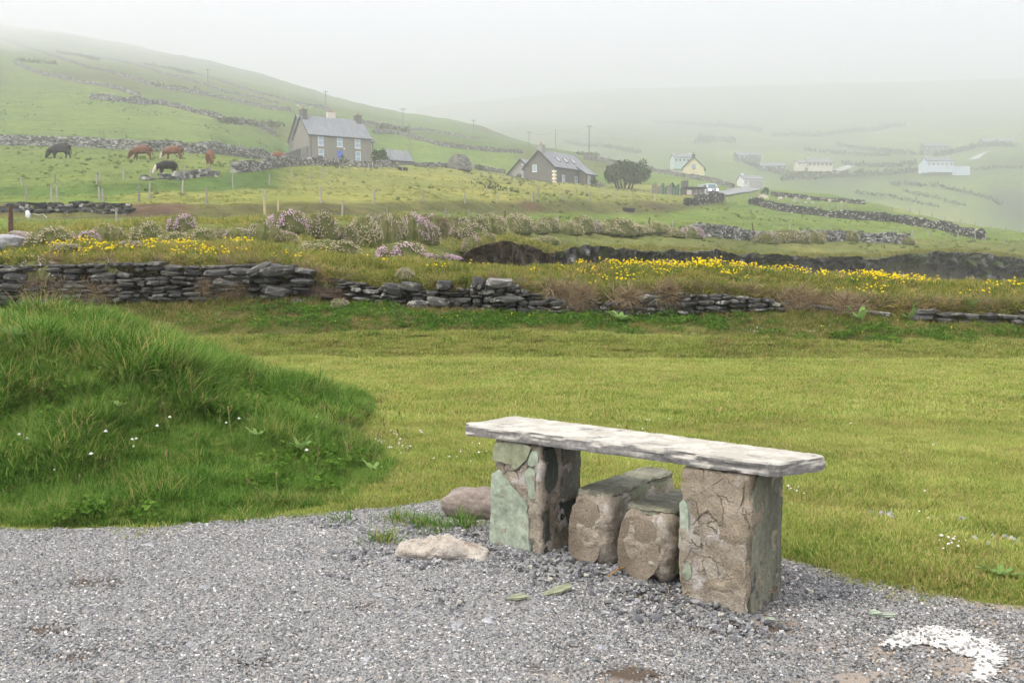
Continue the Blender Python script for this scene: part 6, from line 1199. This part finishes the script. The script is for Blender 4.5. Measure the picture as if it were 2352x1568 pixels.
# ================================================================ cattle and sheep
def skinned(verts, edges, rad, mat, name, sub=2, root=0):
    me = bpy.data.meshes.new(name); me.from_pydata(verts, edges, []); o = bpy.data.objects.new(name, me); COL.objects.link(o)
    o.modifiers.new('s', 'SKIN'); 
    for i, r_ in enumerate(rad): me.skin_vertices[0].data[i].radius = (r_, r_) if not hasattr(r_, '__len__') else r_
    for i in range(len(verts)): me.skin_vertices[0].data[i].use_root = (i == root)
    s_ = o.modifiers.new('u', 'SUBSURF'); s_.levels = sub; s_.render_levels = sub
    dg = bpy.context.evaluated_depsgraph_get(); out = bpy.data.meshes.new_from_object(o.evaluated_get(dg)); out.name = name
    bpy.data.objects.remove(o); out.materials.clear(); out.materials.append(mat); out.polygons.foreach_set('use_smooth', [True]*len(out.polygons)); return out
def cow_mesh(mat, name, turn=0.0, legs=(0, 0, 0, 0)):
    V = []; E = []; Rd = []
    def ch(pts, start=None):
        prev = start
        for p_, r_ in pts:
            V.append(p_); Rd.append(tuple(q*1.22 for q in r_) if hasattr(r_, '__len__') else r_*1.45)
            if prev is not None: E.append((prev, len(V)-1))
            prev = len(V)-1
        return prev
    t = turn
    ch([((-.25, 0, 1.06), (.36, .38)), ((.25, 0, 1.05), (.36, .38)), ((.62, 0, 1.10), (.30, .32)), ((.95, t*.1, .90), (.19, .23)), ((1.18, t*.25, .60), (.14, .17)), ((1.28, t*.34, .36), (.12, .14)), ((1.36, t*.40, .18), (.09, .10)), ((1.40, t*.43, .08), (.085, .09))])
    sh = 2; hd = 5
    a_ = ch([((-.72, 0, 1.10), (.30, .31)), ((-.95, 0, 1.08), (.20, .22))], 0)
    for s_, l in ((-1, legs[0]), (1, legs[1])): ch([((.55, s_*.17, .70), .13), ((.54+l*.4, s_*.17, .42), .075), ((.55+l, s_*.17, .18), .052), ((.57+l, s_*.17, .03), .062)], sh)
    for s_, l in ((-1, legs[2]), (1, legs[3])): ch([((-.74, s_*.19, .80), .17), ((-.70+l*.3, s_*.19, .58), .11), ((-.84+l*.7, s_*.19, .40), .07), ((-.82+l, s_*.19, .16), .05), ((-.79+l, s_*.19, .03), .06)], 8)
    ch([((-1.08, .02, 1.02), .04), ((-1.14, .03, .70), .028), ((-1.13, .03, .48), .05)], a_)
    for s_ in (-1, 1): ch([((1.20, t*.30+s_*.16, .52), .04), ((1.16, t*.30+s_*.26, .50), .035)], 4)
    return skinned(V, E, Rd, mat, name)
def hide(name, col, face=None, leg=None):
    g = NM(name); f = g.noise(2.5, 5, g.obj(), .6); c = g.ramp(f, [(.3, tuple(q*.65 for q in col)), (.7, tuple(q*1.25 for q in col))])
    if face:
        sp_ = g.n('ShaderNodeSeparateXYZ'); g.set(sp_.inputs[0], g.obj()); c = g.mix(g.ramp(g.math('MULTIPLY_ADD', f, .12, sp_.outputs[0]), [(1.0, 0), (1.0, 0)], False), c, face) if False else g.mix(g.math('GREATER_THAN', sp_.outputs[0], 1.16), c, face)
    return g.done(c, .75, None, .2)
M_black, M_brownc, M_browh, M_blackh = hide('black_hide', (.016, .014, .013)), hide('red_brown_hide', (.145, .058, .026)), hide('brown_hide_white_face', (.17, .07, .030), (.62, .55, .48)), hide('black_hide_white_face', (.018, .015, .014), (.6, .52, .45))
def cow(px, py, hpx, yaw, mat, label, turn=0.0, legs=(0, .12, -.08, .1), zs=1.0):
    q = hit(px, py, 70); k = hpx*q.y/FP/1.44
    o = mobj('cow', cow_mesh(mat, 'cow', turn, legs), None, q-Vector((0, 0, .03)), (0, 0, yaw), (k, k, k*zs)); return tag(o, label, 'cow', 'grazing cattle')
cow(138, 365, 34, R(178), M_black, 'black cow grazing alone at the far left of the field', 0, (.1, -.12, -.1, .15))
cow(326, 367, 32, R(182), M_brownc, 'red brown cow grazing left of the white faced brown one', .3, (0, .14, .05, -.1))
cow(398, 366, 30, R(183), M_browh, 'brown cow with a white face grazing in mid field', 0, (.14, -.1, .12, -.08))
cow(384, 402, 34, R(228), M_blackh, 'shaggy black cow with white face nearest the bank', -.4, (0, .05, 0, .08), .95)
cow(482, 378, 32, R(-68), M_brownc, 'brown cow seen from behind, grazing to the right', .3, (.05, 0, 0, .06))
cow(641, 376, 27, R(-35), M_brownc, 'brown cow standing against the left end of the farmhouse', .2, (0, .08, .04, 0))
M_wool = hide('wool', (.62, .56, .50)); g = NM('marked_wool'); f = g.noise(2.2, 4, g.obj(), .6); sp_ = g.n('ShaderNodeSeparateXYZ'); g.set(sp_.inputs[0], g.obj()); M_woolr = g.done(g.mix(g.math('MULTIPLY', g.ramp(f, [(.45, 0), (.55, 1)]), g.math('GREATER_THAN', sp_.outputs[2], .52)), (.62, .56, .50), (.62, .22, .22)), .95, None, .1)
def sheep_mesh(mat, up):
    V = []; E = []; Rd = []
    def ch(pts, start=None):
        prev = start
        for p_, r_ in pts:
            V.append(p_); Rd.append(r_)
            if prev is not None: E.append((prev, len(V)-1))
            prev = len(V)-1
        return prev
    hd = [((.62, 0, .78), .13), ((.74, 0, .86), .10), ((.90, 0, .80), .07)] if up else [((.62, 0, .48), .13), ((.74, 0, .25), .10), ((.82, 0, .10), .07)]
    ch([((-.1, 0, .60), (.29, .28)), ((.25, 0, .60), (.28, .27)), ((.45, 0, .62), (.22, .22))]+hd); ch([((-.45, 0, .60), (.24, .24)), ((-.6, 0, .58), (.1, .1))], 0)
    for sx, pr_ in ((.3, 1), (-.4, 6)):
        for s_ in (-1, 1): ch([((sx, s_*.12, .32), .07), ((sx, s_*.12, .03), .045)], pr_)
    return skinned(V, E, Rd, mat, 'sheep', 1)
SH = [sheep_mesh(M_woolr, True), sheep_mesh(M_woolr, False), sheep_mesh(M_wool, False)]
SP = [(1748,456,9,20,0,'sheep lying nearest the pale road posts'),(1760,459,9,160,0,'sheep right beside the one nearest the road posts'),(1793,461,8.5,200,1,'third sheep from the left in the paddock'),(1806,456,8,80,1,'sheep behind the third one, closer to the wall'),(1827,460,7,10,1,'fourth sheep from the left in the paddock'),(1858,461,7,190,1,'sheep in the middle of the paddock near the dark wall'),(1906,465,8.5,100,1,'second sheep from the right in the paddock'),(1933,469,8.5,80,1,'rightmost sheep in the paddock'),(1824,465,3.5,0,2,'small white lamb below the fourth sheep'),(1850,468,3.5,20,2,'small white lamb in the middle of the paddock'),(1867,469,3.5,180,2,'small white lamb nearest the leaning posts'),(684,246,5,0,2,'white sheep on the hill above the farmhouse chimney'),(716,249,5,180,2,'white sheep on the hill right of the other one')]
for px, py, hp, yw, k, lb in SP:
    q = hit(px, py, 150); s_ = max(.5, hp*q.y/FP/.9); tag(mobj('sheep', SH[k], None, q, (0, 0, R(yw)), s_), lb, 'sheep', 'sheep and lambs')

# ================================================================ roads far off
M_road = plain('tarmac', (.22, .225, .23), .8, .1, .3); M_track = plain('pale_track', (.36, .35, .33), .9, .1, .3)
def road(pts, wd, label, mat, dmin, name='road'):
    L = drape(pts, 2.0, dmin); T_ = np.gradient(L[:, :2], axis=0); T_ /= np.linalg.norm(T_, axis=1, keepdims=True)+1e-9; N_ = np.stack([-T_[:, 1], T_[:, 0]], 1); rows = []
    for s_ in np.linspace(-.5, .5, 5): x = L[:, 0]+N_[:, 0]*wd*s_; y = L[:, 1]+N_[:, 1]*wd*s_; rows.append(np.stack([x, y, np.maximum(Zg(x, y), L[:, 2]-.3)+.25], 1))
    tag(mobj(name, mesh_np(name, np.concatenate(rows), grid_faces(5, len(L)), mat, True)), label, None, None, 'structure')
road([(1618,452),(1640,448),(1665,446),(1700,440),(1722,437),(1745,434),(1760,432)], 5, 'narrow road with the van on it', M_road, 170)
road([(1795,414),(1822,410),(1850,406),(1880,402),(1930,399),(1965,398)], 6, 'pale stretch of road in the far valley', M_track, 400); road([(2236,368),(2248,358),(2262,352),(2290,346)], 6, 'pale track climbing to the long house', M_track, 400)
road([(1925,393),(1945,385),(1960,380)], 6, 'pale drive beside the cream bungalow', M_track, 400, 'track')
HAZE = 0.0015
# ================================================================ the mist
hz = bpy.data.materials.new('mist'); hz.use_nodes = True; t_ = hz.node_tree; t_.nodes.clear()
ho = t_.nodes.new('ShaderNodeOutputMaterial'); pv = t_.nodes.new('ShaderNodeVolumePrincipled')
pv.inputs['Color'].default_value = (.982, .978, .998, 1); pv.inputs['Density'].default_value = HAZE; pv.inputs['Anisotropy'].default_value = 0.65
t_.links.new(pv.outputs[0], ho.inputs['Volume'])
b_ = MB().box(-3000, 3000, -400, 3400, float(GZ.min())-1.5, float(GZ.max())+4)
haze = tag(b_.build('haze', hz), 'pale sea mist over the hillside and valley', None, None, 'stuff');
